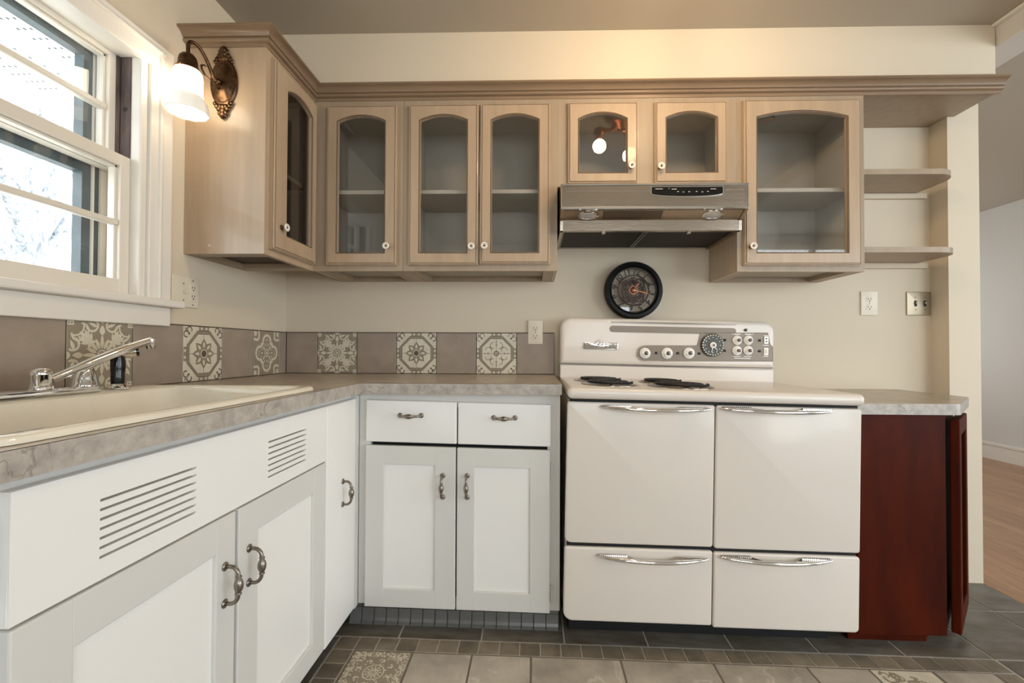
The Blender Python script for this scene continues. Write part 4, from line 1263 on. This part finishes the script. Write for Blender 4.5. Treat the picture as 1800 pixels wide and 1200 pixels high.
for k in range(1, 13):
    a = pi / 2 - k * pi / 6 + TILT
    cu = bpy.data.curves.new('num', 'FONT'); cu.body = str(k); cu.size = .043; cu.offset = .0010; cu.extrude = .0015; cu.align_x = 'CENTER'; cu.align_y = 'CENTER'; cu.space_character = .85; cu.shear = .12
    to = bpy.data.objects.new('num', cu); COL.objects.link(to)
    dg.update(); me = bpy.data.meshes.new_from_object(to.evaluated_get(dg)); bpy.data.objects.remove(to); bpy.data.curves.remove(cu)
    me.name = 'numeral'; me.materials.clear(); me.materials.append(M['clockblk'])
    o = bpy.data.objects.new('numeral', me); COL.objects.link(o); o.parent = ck
    o.matrix_local = Matrix.Translation((.0905 * math.cos(a), .000, .0905 * math.sin(a))) @ Matrix.Rotation(pi / 2 - a, 4, 'Y') @ Matrix.Rotation(pi / 2, 4, 'X')
g = G()
for ang, L, w in ((math.radians(52), .050, .0026), (math.radians(-14), .080, .0027)):
    ca, sa = math.cos(ang), math.sin(ang)
    q = [(-.016, 0), (.01, w * .5), (L * .7, w), (L, 0), (L * .7, -w), (.01, -w * .5)]
    g.prism([(p[0] * ca - p[1] * sa, p[0] * sa + p[1] * ca) for p in q], 'y', -.006, -.0045)
obj('hands', g, 'copper', ck)
obj('hub', G().lathe([(.0165, .0), (.0165, -.004), (.010, -.006), (.006, -.009)], (0, 0, 0), 'y', 24), 'clockbronze', ck, smooth=True)
obj('hub_cap', G().lathe([(.0095, -.0055), (.0095, -.0075), (.004, -.010)], (0, 0, 0), 'y', 20), 'copper', ck, smooth=True)
obj('face_glass', G().lathe([(CR - .030, -.012), (CR - .030, -.0135)], (0, 0, 0), 'y', 48), 'glass', ck)

# ================================================================== WALL PLATES (local face -y)
def duplex(parent, x, z):
    o = obj('receptacle', G().rslab(x - .0165, x + .0165, z - .0135, z + .0135, -.0075, -.003, (.010,) * 4, .001), 'plate', parent, smooth=True)
    obj('plug_slots', G().box(x - .008, x - .0055, -.0080, -.0074, z - .002, z + .006).box(x + .0055, x + .008, -.0080, -.0074, z - .002, z + .006).lathe([(.0028, -.0080), (.0028, -.0074)], (x, 0, z - .008), 'y', 10), 'slot', o)
def outlet(label, cx, cz_, loc, rot=(0, 0, 0), w=.075, h=.120):
    t = thing('wall_outlet', label, 'outlet', loc, rot, 'duplex wall outlets')
    obj('cover_plate', G().rslab(cx - w / 2, cx + w / 2, cz_ - h / 2, cz_ + h / 2, -.006, 0, (.004,) * 4, .003), 'plate', t, smooth=True)
    duplex(t, cx, cz_ + .020); duplex(t, cx, cz_ - .020)
    obj('screw', G().lathe([(.003, -.0068), (.003, -.006)], (cx, 0, cz_), 'y', 10), 'steeldark', t)
    return t
outlet('ivory duplex outlet beside the stove, half over the tile backsplash', 1.2765, 1.125, (0, -.0085, 0))
outlet('ivory duplex outlet on the bare wall right of the stove', 2.926, 1.2725, (0, -.0005, 0), w=.082)
sw = thing('light_switch', 'double toggle switch plate near the wall corner', 'switch', (0, -.0005, 0))
obj('cover_plate', G().rslab(3.107, 3.2235, 1.2135, 1.330, -.006, 0, (.004,) * 4, .003), 'platesteel', sw, smooth=True)
for cx in (3.149, 3.194):
    tg = obj('toggle', G().box(cx - .005, cx + .005, -.017, -.006, 1.268, 1.280, .002), 'platesteel', sw)
    obj('toggle_slot', G().box(cx - .0065, cx + .0065, -.0066, -.0058, 1.258, 1.286), 'slot', tg)
    for dz in (1.302, 1.242):
        obj('screw', G().lathe([(.0028, -.0068), (.0028, -.006)], (cx, 0, dz), 'y', 10), 'steeldark', sw)
cw = thing('combination_plate', 'wide ivory plate with toggle and outlet beside the window casing', 'outlet', (.0005, 0, 0), (0, 0, pi / 2))
obj('cover_plate', G().rslab(-.731, -.606, 1.187, 1.298, -.006, 0, (.004,) * 4, .003), 'plate', cw, smooth=True)
tg = obj('toggle', G().box(-.684, -.675, -.020, -.006, 1.236, 1.247, .002), 'plate', cw)
obj('receptacle', G().box(-.652, -.620, -.0085, -.005, 1.211, 1.273, .001), 'plate', cw)
for dz in (1.259, 1.227):
    obj('plug_slots', G().box(-.643, -.6405, -.0091, -.0084, dz - .001, dz + .007).box(-.632, -.6295, -.0091, -.0084, dz - .001, dz + .007).lathe([(.0028, -.0091), (.0028, -.0084)], (-.636, 0, dz - .007), 'y', 10), 'slot', cw)
for (dx, dz) in ((-.680, 1.272), (-.680, 1.212), (-.636, 1.287), (-.636, 1.198)):
    obj('screw', G().lathe([(.0026, -.0068), (.0026, -.006)], (dx, 0, dz), 'y', 10), 'steeldark', cw)

# ================================================================== WALL SCONCE on the side of the corner cabinet
sc = thing('wall_sconce', 'antique bronze wall sconce with a lit frosted bell shade', 'sconce', (.144, -.6766, 2.0))
bp_ = obj('backplate', G().lathe([(.050, 0), (.050, -.004), (.046, -.008), (.042, -.007), (.038, -.009), (.030, -.016), (.016, -.021), (.004, -.022)], (0, 0, 0), 'y', 36, sy=1.78), 'bronze', sc, smooth=True)
g = G()
for k in range(46):
    a = 2 * pi * k / 46
    g.sphere((.0405 * math.cos(a), -.008, .0405 * 1.78 * math.sin(a)), .0023, 6)
obj('bead_rim', g, 'bronze', bp_, smooth=True)
for s in (1, -1):
    g = G()
    for (dx, dz, r) in ((0, .118, .012), (-.011, .112, .008), (.011, .112, .008), (0, .104, .011), (-.016, .096, .008), (.016, .096, .008), (-.024, .086, .0075), (.024, .086, .0075), (0, .090, .010), (-.010, .088, .008), (.010, .088, .008), (-.031, .076, .006), (.031, .076, .006), (0, .127, .006)):
        g.sphere((dx, -.006, s * dz), r * 1.18, 8, (1, .6, 1))
    obj('floral_crest', g, 'bronze', bp_, smooth=True)
obj('screw', G().lathe([(.005, -.019), (.005, -.026), (.003, -.030)], (-.006, 0, -.030), 'y', 12), 'bronze', sc, smooth=True)
SXc, SYc = -.038, -.124       # shade axis relative to the plate
arm = [(0, -.018, -.005), (-.003, -.034, -.014), (-.006, -.050, -.005), (-.010, -.060, .018), (-.016, -.074, .045), (-.022, -.088, .064), (-.028, -.102, .073), (-.034, -.114, .073), (-.038, -.122, .064), (SXc, SYc, .048), (SXc, SYc, .018)]
a2 = []
for i in range(len(arm) - 1):
    p0, p1, p2, p3 = [Vector(arm[max(0, min(len(arm) - 1, i + d))]) for d in (-1, 0, 1, 2)]
    for k in range(5):
        t = k / 5
        a2.append(.5 * ((2 * p1) + (p2 - p0) * t + (2 * p0 - 5 * p1 + 4 * p2 - p3) * t * t + (3 * p1 - p0 - 3 * p2 + p3) * t ** 3))
a2.append(Vector(arm[-1]))
am = obj('arm', G().tube(a2, .0060, 10), 'bronze', sc, smooth=True)
obj('rosette', G().sphere((-.003, -.030, -.012), .011, 12).sphere((-.006, -.040, -.014), .008, 10), 'bronze', am, smooth=True)
scr = [(-.004, -.040, -.018), (-.012, -.058, -.022), (-.020, -.070, -.012), (-.025, -.078, .004), (-.026, -.080, .016), (-.020, -.074, .020), (-.015, -.068, .018)]
obj('scroll', G().tube(scr, [.003, .0032, .0034, .0036, .0036, .003, .002], 8), 'bronze', am, smooth=True)
obj('socket_cup', G().lathe([(.007, .026), (.018, .023), (.025, .014), (.028, .0), (.0295, -.016), (.037, -.026), (.039, -.031), (.034, -.033)], (SXc, SYc, 0), 'z', 26), 'bronze', sc, smooth=True)
obj('thumb_screw', G().sphere((SXc + .004, SYc - .039, -.027), .004, 8), 'bronze', sc)
def bell(nr, prof, rib=0.0):
    g_ = G(); rings = []
    for r, h in prof:
        rings.append([(SXc + r * (1 + rib * math.cos(10 * 2 * pi * k / nr) * max(0, (-.10 - h) / .06)) * math.cos(2 * pi * k / nr), SYc + r * (1 + rib * math.cos(10 * 2 * pi * k / nr) * max(0, (-.10 - h) / .06)) * math.sin(2 * pi * k / nr), h) for k in range(nr)])
    return g_.loops(rings, cap0=False, cap1=False)
obj('glass_shade', bell(60, [(.034, -.028), (.0405, -.038), (.0435, -.055), (.0430, -.080), (.0430, -.100), (.0450, -.118)]), 'shade', sc, smooth=True)
obj('shade_rim', bell(60, [(.0450, -.118), (.0520, -.128), (.0575, -.140), (.0605, -.158), (.0625, -.172), (.0600, -.173), (.0545, -.150), (.0470, -.130), (.0400, -.108), (.038, -.060)], .02), 'rim', sc, smooth=True)
obj('bulb', G().sphere((SXc, SYc, -.085), .022, 14, (1, 1, 1.3)), 'shade', sc, smooth=True)


# ================================================================== CHERRY END CABINET and its counter
ec = thing('cherry_cabinet', 'dark cherry end cabinet with angled door right of the stove', 'cabinet', (0, 0, 0))
pl = [(2.437, -.002), (2.437, -.610), (2.750, -.610), (3.000, -.372), (3.000, -.002)]
obj('carcass', G().prism(pl[:1] + [(2.437, -.606), (2.748, -.606), (2.996, -.370), (2.996, -.002)], 'z', .024, .808), 'cherry', ec)
obj('end_panel', G().box(2.4365, 2.7485, -.612, -.6065, .022, .808, .001), 'cherry', ec)
pk = [(2.437, -.01), (2.437, -.555), (2.722, -.555), (2.94, -.345), (2.94, -.01)]
obj('toe_kick', G().prism(pk, 'z', fz(2.7), .0235), 'cherry', ec)
dv = Vector((.25, .238, 0)).normalized(); nv = Vector((dv.y, -dv.x, 0))
Ld = .330
mtx = Matrix(((dv.x, -nv.x, 0, 2.757), (dv.y, -nv.y, 0, -.607), (0, 0, 1, 0), (0, 0, 0, 1)))
g = G()
g.box(.012, .066, -.034, -.006, .030, .790, .004).box(Ld - .066, Ld - .012, -.034, -.006, .030, .790, .004).box(.064, Ld - .064, -.034, -.006, .030, .090, .004).box(.064, Ld - .064, -.034, -.006, .730, .790, .004)
cdn = obj('door', g, 'cherry', ec); cdn.matrix_local = mtx
obj('recessed_panel', G().box(.060, Ld - .060, -.020, -.008, .086, .734), 'cherry', cdn)
pc = [(2.404, -.0015), (2.404, -.622), (2.780, -.622), (2.796, -.618), (2.806, -.610), (3.062, -.366), (3.062, -.0015)]
pe = thing('end_counter', 'small grey laminate counter with clipped corner on cherry cabinet', 'countertop', (0, 0, .8095))
obj('top', G().prism(pc, 'z', .0385, .0395), 'ctop', pe)
obj('edge', G().prism([(2.405, -.003), (2.405, -.6215)] + pc[2:6] + [(3.0615, -.003)], 'z', 0, .0384), 'cedge', pe)

# ================================================================== CEILING LIGHT (just above the frame, seen mirrored in the small doors)
cl = thing('ceiling_light', 'ornate copper ceiling light with bare globe bulbs', 'light', (1.79, -1.03, CEIL))
obj('canopy', G().lathe([(.105, -.0006), (.105, -.012), (.090, -.022), (.070, -.030), (.066, -.048), (.045, -.060), (.030, -.085), (.012, -.095)], (0, 0, 0), 'z', 32), 'copper', cl, smooth=True)
for k in range(3):
    a = math.radians(176 + 120 * k)
    ca, sa = math.cos(a), math.sin(a)
    ar = obj('arm', G().tube([(.03 * ca, .03 * sa, -.060), (.07 * ca, .07 * sa, -.085), (.11 * ca, .11 * sa, -.092), (.14 * ca, .14 * sa, -.092)], [.016, .014, .013, .018], 12), 'copper', cl, smooth=True)
    obj('socket', G().lathe([(.030, -.085), (.034, -.098), (.030, -.112), (.020, -.126), (.018, -.145)], (.14 * ca, .14 * sa, 0), 'z', 20), 'copper', ar, smooth=True)
    obj('bulb', G().sphere((.14 * ca, .14 * sa, -.185), .040, 12), 'bulb', ar, smooth=True)
